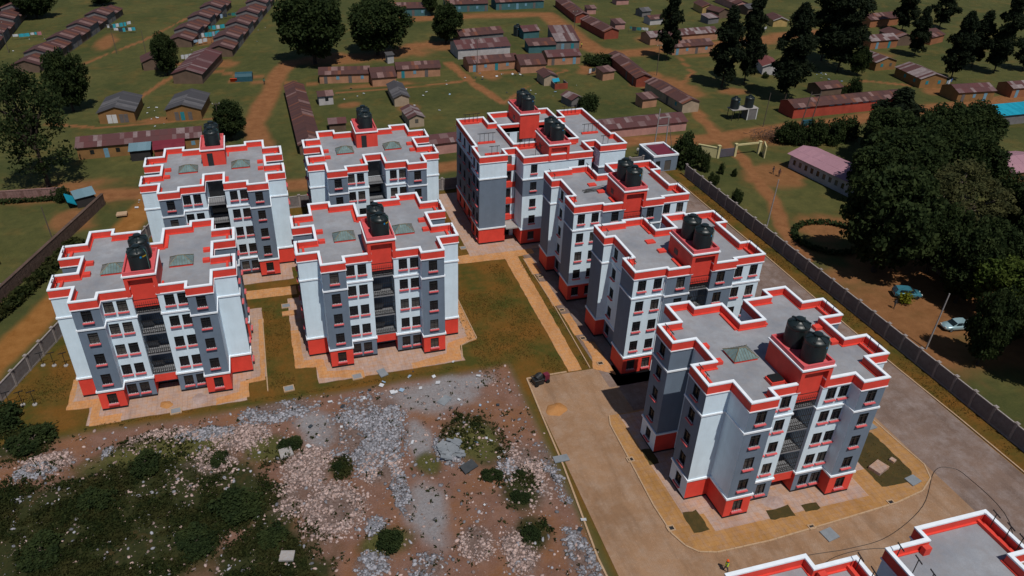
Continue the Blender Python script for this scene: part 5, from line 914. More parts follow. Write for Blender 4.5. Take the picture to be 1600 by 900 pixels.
SHR = [(82, 131.6, 7, 3.4, 'big dark bush beside the gatehouse'), (-38.8, 145.0, 2.6, 1.7, 'bush at the end of the pinkish block wall'), (112.2, 136.1, 5.2, 2.3, 'second bush from the left in the thicket behind the hall'), (115.4, 135.3, 5.4, 2.5, 'third bush from the left in the thicket behind the hall'), (119.2, 135.5, 5.3, 2.9, 'fourth bush from the left in the thicket behind the hall'), (123.6, 136, 5.1, 3.2, 'rightmost bush in the thicket behind the hall'), (109.9, 137.8, 5, 2.6, 'leftmost bush in the thicket behind the hall'),
       (84.3, 127.7, 3.9, 1, 'young tree nearest the cream gateway wall'), (82.8, 121.6, 2.7, 1, 'small bush close to the boundary wall below the gate'), (82.5, 112.8, 2.9, 1.1, 'small bush on the grass by the long boundary wall'), (89, 124.1, 1.8, .6, 'tiny shrub on the grass left of the compound path'), (86.9, 125.7, 2.4, .6, 'thin sapling on the compound grass'), (93.9, 204.1, 3.3, 4.1, 'wide bush at the bend of the dirt road'), (76.1, 169, 3.5, 2.8, 'bush right of the ramshackle grey hut'), (133, 180.7, 1.8, .9, 'low bush near the white-gabled house')]
for i, (x, y, h, r_, lb) in enumerate(SHR):
    cm, tm = CR['shrub'][i % 2]; root = empty('bush', (x, y, -.05), i*.9, label=lb, cat='bush', group='background bushes')
    for n_, me in (('crown', cm), ('trunk', tm)): link(n_, me, root, (0, 0, 0), 0, (r_, r_, h))
def hedge(name, label, pts, wd, h, dens=26, mat='leaf', lsize=.32):
    rg = np.random.default_rng(len(pts)*3+1); C = []
    for a, b in zip(pts, pts[1:]):
        L = math.hypot(b[0]-a[0], b[1]-a[1]); n = int(L*dens*wd*h*2); t = rg.random(n); a, b = np.array(a), np.array(b); d = (b-a)/L; nn = np.array([-d[1], d[0]])
        xy = a+(b-a)*t[:, None]+nn*rg.uniform(-wd/2, wd/2, (n, 1)); z = h*(rg.random(n)**.6)*(.75+.35*fbm(xy[:, 0], xy[:, 1], 1.6, 77)); C.append(np.column_stack([xy, z]))
    return link(name, quads_mesh(name, leaf_quads(np.concatenate(C), lsize, rg), mat), label=label, cat='hedge')
hedge('hedge', 'dark low hedge along the foot of the pinkish block wall', [(-62, 147.6), (-40, 145.6)], 1.0, .9)
hedge('ring_hedge', 'round clipped hedge around a flower bed in the compound', [(90.7+6.0*math.cos(a*math.pi/10), 96.5+5.6*math.sin(a*math.pi/10)) for a in range(21)], 1.1, .8)
hedge('hedge_strip', 'rough green hedge strip between the stone wall and the dirt drive', [(-46, 96), (-39.5, 110), (-33.5, 127)], 2.6, 1.3, 10, 'weedleaf', .4)
hedge('field_hedge', 'dark hedge line along the far left terrace row', [(-66, 233), (-60, 262), (-52, 300)], 2.2, 1.6, 5, 'leaf', .5)
def gz(x, y):
    rub = np.zeros_like(x); grn = np.zeros_like(x)
    for b in GREY+PINK: rub = np.maximum(rub, blob(x, y, b))
    for b in GREEN: grn = np.maximum(grn, blob(x, y, b, .6, 13))
    near = sstep(77.8, 76.2, y+1.2*(fbm(x, y, 5, 3)-.5))*sstep(26.3, 25.2, x-.023*(y-50))
    return rub, grn, near
def rocks(name, label, n, zones, mat, smin, smax, seed, base=0.04):
    rg = np.random.default_rng(seed); X = rg.uniform(-44, 27, n*14); Y = rg.uniform(40, 78, n*14); m = np.zeros_like(X)
    for b in zones: m = np.maximum(m, blob(X, Y, b))
    rub, grn, near = gz(X, Y); keep = rg.random(len(X)) < (m*sstep(.30, .55, fbm(X, Y, 2.6, 61))*(1-.85*grn)+base)*near; X, Y = X[keep][:n], Y[keep][:n]; rub, grn, near = gz(X, Y); Z = near*(.45*rub*fbm(X, Y, 2.2, 31)+.25*grn*fbm(X, Y, 3, 33))
    bm = bmesh.new(); bmesh.ops.create_icosphere(bm, subdivisions=1, radius=1); bv = np.array([v.co[:] for v in bm.verts]); bf = np.array([[v.index for v in f.verts] for f in bm.faces]); bm.free()
    k = len(X); s = smin+(smax-smin)*rg.random(k)**3.2; V = bv[None]*(1+rg.uniform(-.38, .3, (k, len(bv), 1)))*np.stack([s*rg.uniform(.7, 1.5, k), s*rg.uniform(.6, 1.1, k), s*rg.uniform(.35, .8, k)], -1)[:, None]
    a = rg.uniform(0, 6.28, k); c_, s_ = np.cos(a)[:, None], np.sin(a)[:, None]; V = np.stack([V[..., 0]*c_-V[..., 1]*s_, V[..., 0]*s_+V[..., 1]*c_, V[..., 2]], -1)+np.stack([X, Y, Z+s*.15], -1)[:, None]
    nv = len(bv); F_ = (bf[None]+(np.arange(k)*nv)[:, None, None]).reshape(-1, 3); me = bpy.data.meshes.new(name); me.vertices.add(k*nv); me.vertices.foreach_set('co', V.reshape(-1).astype(np.float32))
    me.loops.add(F_.size); me.loops.foreach_set('vertex_index', F_.ravel().astype(np.int32)); me.polygons.add(len(F_)); me.polygons.foreach_set('loop_start', np.arange(0, F_.size, 3, dtype=np.int32)); me.update(calc_edges=True); me.materials.append(M[mat])
    return link(name, me, label=label, cat='rubble', kind='stuff')
rocks('grey_rubble', 'grey broken concrete and stone rubble heaped across the waste ground', 19000, GREY, 'rockgrey', .045, .27, 1, .008)
rocks('pink_rubble', 'pinkish broken brick and stone rubble on the waste ground', 20000, PINK, 'rockpink', .035, .24, 2, .02)
def weeds(n, seed):
    rg = np.random.default_rng(seed); X = rg.uniform(-46, 26, n*6); Y = rg.uniform(38, 80, n*6); rub, grn, near = gz(X, Y); near = np.maximum(near, sstep(-24, -30, X)*sstep(88, 84, Y)*grn); f = fbm(X, Y, 3.5, 91)
    keep = rg.random(len(X)) < (grn*(1-.4*rub)*sstep(.38, .62, f)*(.35+.65*sstep(.4, .6, fbm(X, Y, 7, 95)))*(1-.85*lightg(X, Y))+.006)*near; X, Y, f = X[keep][:n], Y[keep][:n], f[keep][:n]; rub, grn, nr = gz(X, Y); Z = nr*(.45*rub*fbm(X, Y, 2.2, 31)+.25*grn*fbm(X, Y, 3, 33)); k = len(X)
    per = 5; C = np.repeat(np.stack([X, Y, Z], -1), per, 0); h = np.repeat(.10+1.0*f**2*rg.random(k), per); a = rg.uniform(0, 6.28, k*per); sp = rg.uniform(.05, .3, k*per); C[:, 0] += np.cos(a)*sp; C[:, 1] += np.sin(a)*sp
    C[:, 2] += h*rg.random(k*per)
    return leaf_quads(C, .17, rg, 1.9)
link('weeds', quads_mesh('weeds', weeds(26000, 5), 'weedleaf'), label='rank dark weeds and scrub over the rubble field', cat='weeds', kind='stuff')
BUSH = [(-18.5, 69.3, 1.7, 1.8), (-8.5, 60.5, 1.8, 2.6), (-2.6, 68.6, 1.1, 1.3), (6.0, 52.0, 1.3, 1.5), (-12.6, 57.0, 1.4, 2.0), (-23, 65, 1.5, 1.9), (-31.5, 77.0, 1.8, 2.4), (-35.5, 81.5, 2.0, 2.6), (20.6, 54.2, .9, 1.0), (20.0, 49.3, 1.0, 1.1), (-10.5, 68.2, 1.0, 1.2), (2.3, 63.7, .7, .8), (18.6, 58.2, .9, 1.1), (-5.2, 55.5, 1.2, 1.6), (-27.5, 59.5, 1.5, 2.2), (21.7, 57.3, .7, .8)]
BL = ['dark bush left of the pink rubble, on the overgrown slope', 'widest dark bush in the lower left scrub', 'bush beside the square concrete slab in the rubble', 'bright bush at the foot of the grey rubble, lower centre', 'bush low in the scrub left of centre', 'bush in the scrub below the front row', 'bush near the left panel wall, lower one', 'bush at the left edge beside the panel wall', 'small bush near the road kerb, right of the brown track', 'lowest small bush near the road kerb', 'bush between the pink rubble heaps', 'tiny bush between grey and pink rubble', 'small bush below the grassy patch', 'bush at the bottom edge left of the pale slab', 'bush in the lower left corner scrub', 'tiny bush among stones close to the road kerb']
for i, (x, y, h, r_) in enumerate(BUSH):
    cm, tm = CR['shrub'][i % 2]; root = empty('bush', (x, y, -.05), i*.9, label=BL[i], cat='bush', group='bushes on the waste ground')
    for n_, me in (('crown', cm), ('trunk', tm)): link(n_, me, root, (0, 0, 0), 0, (r_, r_, h))
# grass and brush
def lawn_tufts(n, seed):
    rg = np.random.default_rng(seed); A = [(22.5, 74, 33.3, 102.5), (-4.4, 79.5, -1.2, 101), (-25, 77.7, 20, 78.2), (59.6, 45.6, 64.2, 53.2), (36.1, 74, 37.0, 102), (-35, 84, -29, 98), (76.8, 46, 79, 122), (24.2, 106.8, 28.6, 128)]
    C = []
    for x0, y0, x1, y1 in A:
        k = int(n*(x1-x0)*(y1-y0)/600); X = rg.uniform(x0, x1, k); Y = rg.uniform(y0, y1, k); g_ = fbm(X, Y, 6, 41)
        C.append(np.column_stack([X, Y, .05+.1*rg.random(k)])[rg.random(k) < sstep(.35, .65, g_)])
    return leaf_quads(np.concatenate(C), .10, rg, 1.8)
M['lawnleaf'] = leafmat('dry_lawn_grass', (0.12, 0.066, 0.016), (0.17, 0.11, 0.028), (0.095, 0.090, 0.022))
link('lawn_grass', quads_mesh('lawn_grass', lawn_tufts(16000, 8), 'lawnleaf'), label='short dry grass growing on the estate lawns', cat='grass', kind='stuff')
# ------------------------------------------------------------------ vehicles
def carpaint(name, c):
    m, nt, b = new_mat(name); b.inputs['Base Color'].default_value = (*c, 1); b.inputs['Roughness'].default_value = .28; b.inputs['Coat Weight'].default_value = .6; b.inputs['Metallic'].default_value = .25; return m
M['rubber'] = paint('tyre_rubber', (.012, .012, .012), .8, .2, 3, False); M['alloy'] = paint('alloy', (.35, .36, .38), .35, .1, 3, False, .7); M['lamp'] = paint('lamp_lens', (.6, .6, .55), .15, .05, 3, False); M['redlamp'] = paint('red_lamp_lens', (.35, .01, .01), .2, .05, 3, False)
def car(name, label, x, y, yaw, col, kind='hatch', group='vehicles'):
    root = empty(name, (x, y, 0), R(yaw)); tag(root, label, 'van' if kind == 'van' else 'car', group)
    mat = carpaint(name+'_paint', col)
    if kind == 'van': st = [(-2.3, .45, .9, .78), (-2.25, .35, 1.05, .85), (-1.2, .3, 1.1, .86), (1.3, .3, 1.1, .86), (1.9, .35, 1.0, .84), (2.25, .42, .8, .74)]; cab = [(-2.25, 1.05, .84), (-2.15, 1.85, .72), (-1.8, 2.0, .68), (1.0, 2.0, .68), (1.35, 1.85, .70), (1.95, 1.0, .80)]
    elif kind == 'sedan': st = [(-2.2, .45, .85, .66), (-2.1, .32, .95, .80), (-1.2, .26, .97, .86), (.9, .26, .93, .86), (1.8, .30, .82, .80), (2.2, .40, .66, .62)]; cab = [(-1.75, .95, .76), (-1.05, 1.38, .60), (-.5, 1.46, .58), (.1, 1.45, .58), (.55, 1.32, .62), (1.15, .92, .76)]
    else: st = [(-2.0, .45, .9, .70), (-1.95, .32, 1.0, .82), (-1.1, .26, 1.0, .85), (.9, .26, .97, .85), (1.7, .30, .88, .80), (2.05, .40, .70, .64)]; cab = [(-1.95, 1.0, .76), (-1.65, 1.5, .62), (-1.1, 1.56, .60), (.1, 1.54, .60), (.5, 1.38, .64), (1.2, .96, .78)]
    mb = MB(); i0 = 0
    for xx, zb, zt, hw in st:
        mb.v += [(xx, -hw*.9, zb), (xx, -hw, zb+.14), (xx, -hw, zt-.12), (xx, -hw*.88, zt), (xx, hw*.88, zt), (xx, hw, zt-.12), (xx, hw, zb+.14), (xx, hw*.9, zb)]
    for a in range(len(st)-1):
        for q in range(8): mb.f.append((a*8+q, a*8+(q+1) % 8, (a+1)*8+(q+1) % 8, (a+1)*8+q)); mb.m.append(0)
    mb.f.append(tuple(range(7, -1, -1))); mb.f.append(tuple(len(st)*8-8+q for q in range(8))); mb.m += [0, 0]
    mb.obj('body', mat, root, True)
    mb = MB(); n = len(cab)
    mb.quad(*[(cx, hw, z) for cx, z, hw in cab[1:5]]+[(cx, -hw, z) for cx, z, hw in cab[4:0:-1]])
    for s_ in (-1, 1): mb.quad(*[(cx, s_*hw, z) for cx, z, hw in (cab if s_ < 0 else cab[::-1])])
    mb.obj('cabin', mat, root)
    a, b, c, d = cab[0], cab[1], cab[4], cab[5]; e = .015
    mb = MB(); mb.quad((a[0]-e, -a[2]*.9, a[1]), (a[0]-e, a[2]*.9, a[1]), (b[0]-e, b[2]*.9, b[1]), (b[0]-e, -b[2]*.9, b[1])); mb.obj('rear_window', 'carglass', root)
    mb = MB(); mb.quad((c[0]+e, -c[2]*.92, c[1]), (d[0]+e, -d[2]*.92, d[1]), (d[0]+e, d[2]*.92, d[1]), (c[0]+e, c[2]*.92, c[1])); mb.obj('windscreen', 'carglass', root)
    for s_ in (-1, 1):
        for u0, u1 in ((-1.45, -.25), (-.15, .75)):
            mb = MB(); zb = cab[0][1]+.06; f = .62; q = [(u0, s_*(.76+.0), zb), (u1, s_*.76, zb), (u1-.25*(u1 > 0), s_*.66, zb+.38), (u0+.2*(u0 < -1), s_*.66, zb+.38)]
            mb.quad(*[(p[0], p[1]+s_*.03, p[2]) for p in q]); mb.obj('side_window', 'carglass', root)
        for xx, m_, nm in ((st[-1][0]-.05, 'lamp', 'headlight'), (st[0][0]+.03, 'redlamp', 'tail_light')): mb = MB(); mb.box(xx-.06, xx+.06, s_*.5-.13, s_*.5+.13, .62, .78); mb.obj(nm, m_, root)
        for xx in (-1.3, 1.3):
            w_ = MB(); w_.lathe([(.2, -.1), (.31, -.1), (.33, -.05), (.33, .05), (.31, .1), (.2, .1)], 18); o = w_.obj('wheel', 'rubber', root, loc=(xx, s_*.74, .33)); o.rotation_euler = (R(90), 0, 0); w_ = MB(); w_.lathe([(.2, -.09), (.2, .09), (.05, .1)], 14); w_.obj('rim', 'alloy', o)
    return root
car('parked_car', 'teal-blue hatchback parked in the shade beside a yellow-green shrub', 90.2, 77.6, -22, (.05, .20, .27)); car('parked_car', 'pale blue saloon parked by a lamp pole near the boundary wall', 91.0, 68.6, 172, (.30, .45, .50), 'sedan'); car('parked_van', 'white van half hidden behind the stone wall at the left edge', -43.6, 112.3, 68, (.62, .68, .70), 'van')
cm, tm = CR['shrub'][0]; root = empty('shrub', (88.6, 76.0, 0), 0, label='small yellow-green ornamental shrub beside the teal car', cat='shrub'); link('crown', quads_mesh('crown', leaf_quads(np.random.default_rng(3).normal(0, 1, (500, 3))*[.45, .45, .4]+[0, 0, .95], .2, rng), leafmat('yellow_leaf', (.12, .13, .01), (.2, .2, .02), (.16, .17, .015))), root); mb = MB(); mb.tube([(0, 0, 0), (0, 0, .8)], .06, 5); mb.obj('trunk', 'bark', root)
# ------------------------------------------------------------------ people
def person_mat(name, legs, top, skin=(.06, .035, .025), waist=.95, neck=1.47):
    m, nt, b = new_mat(name); tc = nd(nt, 'ShaderNodeTexCoord'); s = nd(nt, 'ShaderNodeSeparateXYZ'); nt.links.new(tc.outputs['Object'], s.inputs[0])
    r_ = nd(nt, 'ShaderNodeValToRGB'); r_.color_ramp.interpolation = 'CONSTANT'; e = r_.color_ramp.elements; mr = nd(nt, 'ShaderNodeMath', operation='DIVIDE'); mr.inputs[1].default_value = 2; nt.links.new(s.outputs['Z'], mr.inputs[0])
    for k, (p, c) in enumerate(((0, (.015, .012, .01)), (.04, legs), (waist/2, top), (neck/2, skin))):
        if k > 1: e.new(p)
        e[k].position = p; e[k].color = (*c, 1)
    nt.links.new(mr.outputs[0], r_.inputs[0]); nt.links.new(r_.outputs[0], b.inputs['Base Color']); b.inputs['Roughness'].default_value = .85; return m
def body_mesh(seed, stride):
    V = []; E_ = []; Rr = []
    def add(p, r_, par=None):
        V.append(p); Rr.append(r_)
        if par is not None: E_.append((par, len(V)-1))
        return len(V)-1
    pel = add((0, 0, .95), .15); ch = add((0, .02, 1.25), .16, pel); nk = add((0, .02, 1.48), .065, ch); hd = add((0, .035, 1.60), .088, nk); tp = add((0, .03, 1.69), .075, hd); add((0, -.06, 1.60), .035, hd)
    for s_ in (-1, 1):
        hp = add((s_*.1, 0, .88), .1, pel); kn = add((s_*.11, s_*stride*.5-.03, .5), .065, hp); an = add((s_*.11, s_*stride+.02, .09), .045, kn); add((s_*.12, s_*stride-.13, .04), .04, an)
        sh = add((s_*.19, .02, 1.4), .065, ch); el = add((s_*.26, .04-s_*stride*.3, 1.13), .045, sh); wr = add((s_*.24, -.1-s_*stride*.4, .92), .03, el); pm = add((s_*.24, -.13-s_*stride*.4, .86), .03, wr)
        for f in range(4): k = add((s_*(.215+f*.017), -.15-s_*stride*.4, .80+.006*abs(f-1)), .009, pm); add((s_*(.215+f*.017), -.155-s_*stride*.4, .765+.008*abs(f-1)), .008, k)
        k = add((s_*.205, -.165-s_*stride*.4, .85), .01, pm); add((s_*.2, -.185-s_*stride*.4, .825), .009, k)
    me = bpy.data.meshes.new('person_skin'); me.from_pydata(V, E_, []); ob = bpy.data.objects.new('person_tmp', me); COL.objects.link(ob)
    m = ob.modifiers.new('s', 'SKIN'); ly = me.skin_vertices[0].data
    for i, r_ in enumerate(Rr): ly[i].radius = (r_, r_*.8 if i < 3 else r_); ly[i].use_root = i == 0
    m2 = ob.modifiers.new('u', 'SUBSURF'); m2.levels = m2.render_levels = 1
    dg = bpy.context.evaluated_depsgraph_get(); out = bpy.data.meshes.new_from_object(ob.evaluated_get(dg)); bpy.data.objects.remove(ob); out.polygons.foreach_set('use_smooth', [True]*len(out.polygons)); return out
BM = [body_mesh(0, .08), body_mesh(1, .24)]
mb = MB(); mb.lathe([(.105, 1.58), (.112, 1.64), (.1, 1.70), (.06, 1.735), (.01, 1.745)], 14, (0, .035, 0)); HAIR = mb.mesh('hair', paint('black_hair', (.008, .007, .006), .8, .2, 3, False), True)
def person(label, x, y, yaw, legs, top, pose=0, extra=None):
    me = BM[pose].copy(); me.materials.clear(); me.materials.append(person_mat('clothes', legs, top)); o = link('person', me, None, (x, y, 0), R(yaw), None, label, 'person', 'people about the place')
    if extra: extra(o)
    else: link('hair', HAIR, o)
    return o
M['hivis'] = paint('hi_vis_yellow', (.55, .75, .02), .7, .05, 3, False); M['helmet'] = paint('orange_helmet', (.75, .10, .02), .35, .05, 3, False)
def worker_kit(o):
    mb = MB()
    for z0, z1, a, b_ in ((.95, 1.28, (.2, .165), (.215, .175)), (1.28, 1.46, (.215, .175), (.2, .13))):
        for k in range(14):
            t0, t1 = 2*math.pi*k/14, 2*math.pi*(k+1)/14; mb.quad(*[(r_[0]*math.cos(t), r_[1]*math.sin(t)+.02, z) for r_, t, z in ((a, t0, z0), (a, t1, z0), (b_, t1, z1), (b_, t0, z1))])
    mb.obj('vest', 'hivis', o); mb = MB(); mb.lathe([(.15, 1.645), (.125, 1.655), (.12, 1.72), (.085, 1.775), (.02, 1.79)], 16, (0, .03, 0)); mb.obj('helmet', 'helmet', o)
person('person in yellow hi-vis vest and orange helmet standing on the paving', 37.0, 40.3, 60, (.03, .035, .05), (.05, .06, .09), 1, worker_kit)
for a in (('person in dark clothes walking on the orange ground right of the path', 97.2, 123.1, 30, (.02, .02, .025), (.03, .025, .03), 1), ('smaller person in dark clothes beside the walker on the orange ground', 97.6, 121.6, -20, (.03, .02, .02), (.05, .02, .02), 0), ('person in white shirt standing left of the gatehouse', 75.0, 139.4, 0, (.02, .02, .03), (.45, .45, .45), 0),
          ('person in pale shirt near the brushwood pile', 104.2, 121.8, 70, (.03, .03, .04), (.35, .38, .42), 0), ('person in white standing by the hall wall', 103.4, 122.4, 0, (.2, .2, .2), (.42, .42, .42), 1), ('person in dark clothes standing on the sunlit patch by the boundary wall', 86.0, 75.2, 15, (.02, .02, .02), (.02, .02, .025), 0),
          ('person walking on the dirt road in front of the pines', 152.5, 214.0, 80, (.03, .02, .02), (.10, .03, .03), 1), ('person in yellow top at the road junction corner', 95.5, 221.5, 10, (.03, .03, .03), (.4, .33, .05), 0), ('person in dark green top walking on the left dirt road', .2, 207.5, 10, (.02, .02, .02), (.02, .12, .08), 1)): person(*a)
# ------------------------------------------------------------------ poles, lines, tank stand
M['polewood'] = paint('pole_wood', (.10, .08, .065), .9, .2, 2); M['poleconc'] = paint('pole_concrete', (.30, .28, .27), .8, .15, 2)
def pole(label, x, y, h, mat='poleconc', lean=(0, 0), arm=True, r_=.12, name='utility_pole'):
    g = empty(name, (x, y, 0)); tag(g, label, 'pole', 'poles along the roads'); mb = MB(); mb.tube([(0, 0, -.1), (lean[0]*h, lean[1]*h, h)], r_, 8, r1=r_*.65); mb.obj('shaft', mat, g)
    if arm:
        mb = MB(); mb.box(lean[0]*h-.8, lean[0]*h+.8, lean[1]*h-.06, lean[1]*h+.06, h-.45, h-.33); mb.obj('crossarm', 'polewood', g)
        for k in (-.7, 0, .7): mb = MB(); mb.lathe([(.04, 0), (.07, .06), (.04, .1), (.06, .16), (.02, .22)], 8, (lean[0]*h+k, lean[1]*h, h-.33)); mb.obj('insulator', 'lamp', g)
    return g
pole('pale slanting concrete pole on the grass behind the boundary wall', 82.1, 102.3, 9.5, 'poleconc', (.02, 0), False); pole('pale concrete lamp pole beside the pale blue car', 83.2, 65.6, 9.0, 'poleconc', (.03, 0), False)
for lb, x, y, h in (('thin pole on the grass beside the brick row house', 105, 190, 8.5), ('pole standing before the small dark tree, behind the back left block', -10.6, 168, 9), ('pole on the open grass between the terrace rows', -31.5, 240, 8), ('pole beside the long terrace row at far left', -40.5, 248, 8.5), ('pole in the top left corner beside the terrace row', -71, 256, 9), ('pole at the corner of the brick houses by the road junction', 97.5, 233, 8.5), ('pole in front of the peach row at the rusty-roof cluster', 57.6, 204.5, 9.5), ('leaning thin pole above the stone wall at left', -37.5, 127.5, 7), ('pole by the tank stand beside the dirt road', 110.8, 147.5, 8)): pole(lb, x, y, h, 'polewood', (random.uniform(-.03, .03), 0), h > 8.2, .1)
g = empty('transformer_pole', (118.6, 143.2, 0)); tag(g, 'dark twin-pole transformer mount leaning beside the thicket', 'pole')
for x, l in ((-1.2, .12), (1.4, .10)): mb = MB(); mb.tube([(x, 0, 0), (x+l*9, 0, 9)], .13, 8, r1=.09); mb.obj('shaft', 'polewood', g)
mb = MB(); mb.box(-.7, 1.7, -.35, .35, 1.2, 2.4); mb.obj('transformer', 'tarp', g); mb = MB(); mb.box(-.3, 2.6, -.06, .06, 8.2, 8.35); mb.obj('crossarm', 'polewood', g)
g = empty('frame_pole', (79.6, 138.6, 0)); tag(g, 'tall pale steel H-frame pole behind the gatehouse', 'pole')
for x in (-1.3, 1.4): mb = MB(); mb.tube([(x, 0, 0), (x*.85, 0, 10 if x < 0 else 8)], .14, 8, r1=.1); mb.obj('shaft', 'poleconc', g)
for z in (6.2, 8.0): mb = MB(); mb.box(-1.2, 1.3, -.08, .08, z, z+.16); mb.obj('crossarm', 'poleconc', g)
mb = MB(); mb.tube([(1.3, 0, 7.6), (2.9, -.6, 0)], .07, 6); mb.obj('brace', 'palebark', g)
g = empty('tank_stand', (107.6, 153.6, 0)); tag(g, 'open steel stand carrying two black tanks beside a white cubicle', 'tank stand')
for x in (-2.0, -.2, 1.6):
    for y in (-1, 1): mb = MB(); mb.box(x-.06, x+.06, y-.06, y+.06, 0, 2.6); mb.obj('leg', 'steel', g)
mb = MB(); mb.box(-2.3, 4.6, -1.3, 1.3, 2.6, 2.75); mb.obj('deck', 'concrete', g); mb = MB(); mb.box(1.9, 4.4, -1.2, 1.2, 0, 2.59); mb.obj('cubicle', 'w_grey', g)
for x in (1.95, 4.35): mb = MB(); mb.box(x-.12, x+.12, -1.3, -1.21, 0, 2.58); mb.obj('jamb', 'whitedoor', g)
tank(106.4, 153.6, 2.75, .4, 'left black tank on the steel stand by the dirt road', .95, 'tanks on the steel stand'); tank(110.2, 153.6, 2.75, 1.2, 'right black tank on the steel stand by the dirt road', .95, 'tanks on the steel stand')
tank(80.9, 240.0, 0, 0, 'black water tank behind the rusty-roof cluster', 1.2, 'tanks on the steel stand')
CL = [paint('cloth_'+n, c, .85, .1, 3, False) for n, c in (('white', (.5, .52, .55)), ('cyan', (.03, .32, .40)), ('blue', (.06, .14, .35)), ('teal', (.02, .18, .17)), ('pale', (.25, .36, .48)), ('pink', (.40, .16, .18)), ('dark', (.03, .04, .05)))]
def washing(label, x, y, L, yaw, n, pal):
    g = empty('washing_line', (x, y, 0), R(yaw)); tag(g, label, 'washing line', 'washing lines in the yards'); rr = random.Random(int(x*3+y))
    for s_ in (0, L): mb = MB(); mb.tube([(s_, 0, 0), (s_, 0, 1.9)], .05, 6); mb.obj('post', 'polewood', g)
    mb = MB(); mb.tube([(L*t/8, 0, 1.85-.12*math.sin(math.pi*t/8)) for t in range(9)], .012, 4); mb.obj('line', 'steel', g)
    u = .3
    for k in range(n):
        w_ = rr.uniform(.6, 1.5)
        if u+w_ > L-.1: break
        h = rr.uniform(.7, 1.4); mb = MB(); z = 1.83-.12*math.sin(math.pi*(u+w_/2)/L)
        for j in range(4):
            a0, a1 = u+w_*j/4, u+w_*(j+1)/4; d0, d1 = .06*math.sin(j*1.7), .06*math.sin((j+1)*1.7)
            mb.quad((a0, 0, z), (a1, 0, z), (a1, d1, z-h), (a0, d0, z-h)); mb.quad((a1, .02, z), (a0, .02, z), (a0, d0+.02, z-h), (a1, d1+.02, z-h))
        mb.obj('cloth', CL[rr.choice(pal)], g); u += w_+rr.uniform(.02, .3)
washing('line of white and teal washing beside the long terrace row', -46.5, 277, 9, 30, 9, (0, 0, 3, 1, 6)); washing('nearer line of dark washing beside the long terrace row', -44.0, 272.5, 7, -5, 7, (3, 6, 0, 1)); washing('line of cyan washing in the top left corner', -73.0, 271, 9, 15, 10, (1, 1, 4, 5, 0)); washing('line of pale and cyan washing between the two stepped rows', -17.0, 259, 7, 25, 8, (0, 1, 4, 1)); washing('second line of cyan washing between the two stepped rows', -15.0, 268, 7, 20, 8, (1, 3, 0)); washing('farthest line of teal washing between the stepped rows', -11.5, 284, 8, 20, 9, (3, 1, 4, 6)); washing('line of pale washing below the left stepped row', -19.0, 251, 6, 30, 6, (4, 0, 5)); washing('line of dark washing on the grass by the square peach hut', 86.5, 194.5, 5, 20, 6, (6, 6, 0)); washing('line of washing right of the brick row near the junction', 118, 236, 7, -30, 7, (6, 3, 0)); washing('line of bright cyan washing among the pines', 157.5, 222, 7, 35, 8, (1, 1, 0)); washing('line of pale washing in front of the ochre-gabled house', 175.2, 161.6, 4, 25, 4, (0, 2, 4)); washing('line of washing beside the small tree and brown hut', -22.0, 235, 4, 20, 5, (2, 4, 0))
# ------------------------------------------------------------------ small ground things
def manhole(label, x, y, rz=0, s=.45, cover='ashslab', z=.05, open_=False):
    g = empty('manhole', (x, y, z), R(rz)); tag(g, label, 'manhole', 'manholes and drains'); mb = MB(); P = [(-s, -s*.8), (s, -s*.8), (s, s*.8), (-s, s*.8)]; ring(mb, offset(P, -.12), P, -.1, .1); mb.obj('frame', 'kerb', g); mb = MB(); mb.box(-s+.01, s-.01, -s*.8+.01, s*.8-.01, -.05, .02 if open_ else .09); mb.obj('cover', 'steel' if open_ else cover, g)
for a in (('square manhole in front of the far left front block', -15.7, 78.4, 5, .55, 'darkconc'), ('dark manhole in the grass strip between the two front blocks', -2.1, 79.2, 5, .55), ('manhole in the grass strip left of centre front block entrance', 6.6, 79.4, 5, .55, 'darkconc'), ('manhole on the lawn between the two front blocks, nearer the walk', -1.2, 98.6, 0, .55), ('manhole left of the courtyard block on the dark lawn', 28.6, 109.0, 0, .45)): manhole(*a)
for a in (('dark kerb drain at the lower left bend of the island kerb', 34.3, 46.4, 0, .3, 'steel', .1, True), ('dark kerb drain halfway along the island kerb', 34.5, 56.5, 0, .3, 'steel', .1, True), ('dark kerb drain on the front kerb of the island', 48.5, 42.8, 0, .25, 'steel', .1, True), ('dark kerb drain right of centre on the front kerb', 58.8, 43.5, 0, .25, 'steel', .1, True), ('dark drain on the walk beside the nearer plain-roofed block', 38.3, 73.9, 0, .3, 'steel', .08, True), ('dark drain farther up the walk beside the plain-roofed block', 38.2, 79.8, 0, .3, 'steel', .08, True), ('dark drain on the walk by the block with steel bars', 37.9, 87.2, 0, .3, 'steel', .08, True), ('dark drain at the top of the walk by the courtyard entrance', 38.0, 97.0, 0, .3, 'steel', .08, True)): manhole(*a)
M['darkslab'] = concrete('dark_slate', (.035, .04, .045), (.06, .065, .07), 1.0)
def flat_slab(label, x, y, sx, sy, rz, mat, z=.05, th=.12, tilt=0):
    mb = MB(); r_ = random.Random(int(x*9)); P = [(-sx, -sy), (0, -sy*.95), (sx, -sy*r_.uniform(.85, 1)), (sx*.96, sy), (-sx*r_.uniform(.9, 1), sy*.97)]; prism(mb, P, -th/2, th/2); mb.quad(*[(*p, -th/2) for p in P[::-1]]); o = mb.obj('slab', mat, None, label=label, cat='slab', group='loose slabs', loc=(x, y, z+th/2), rz=R(rz)); o.rotation_euler.x = tilt
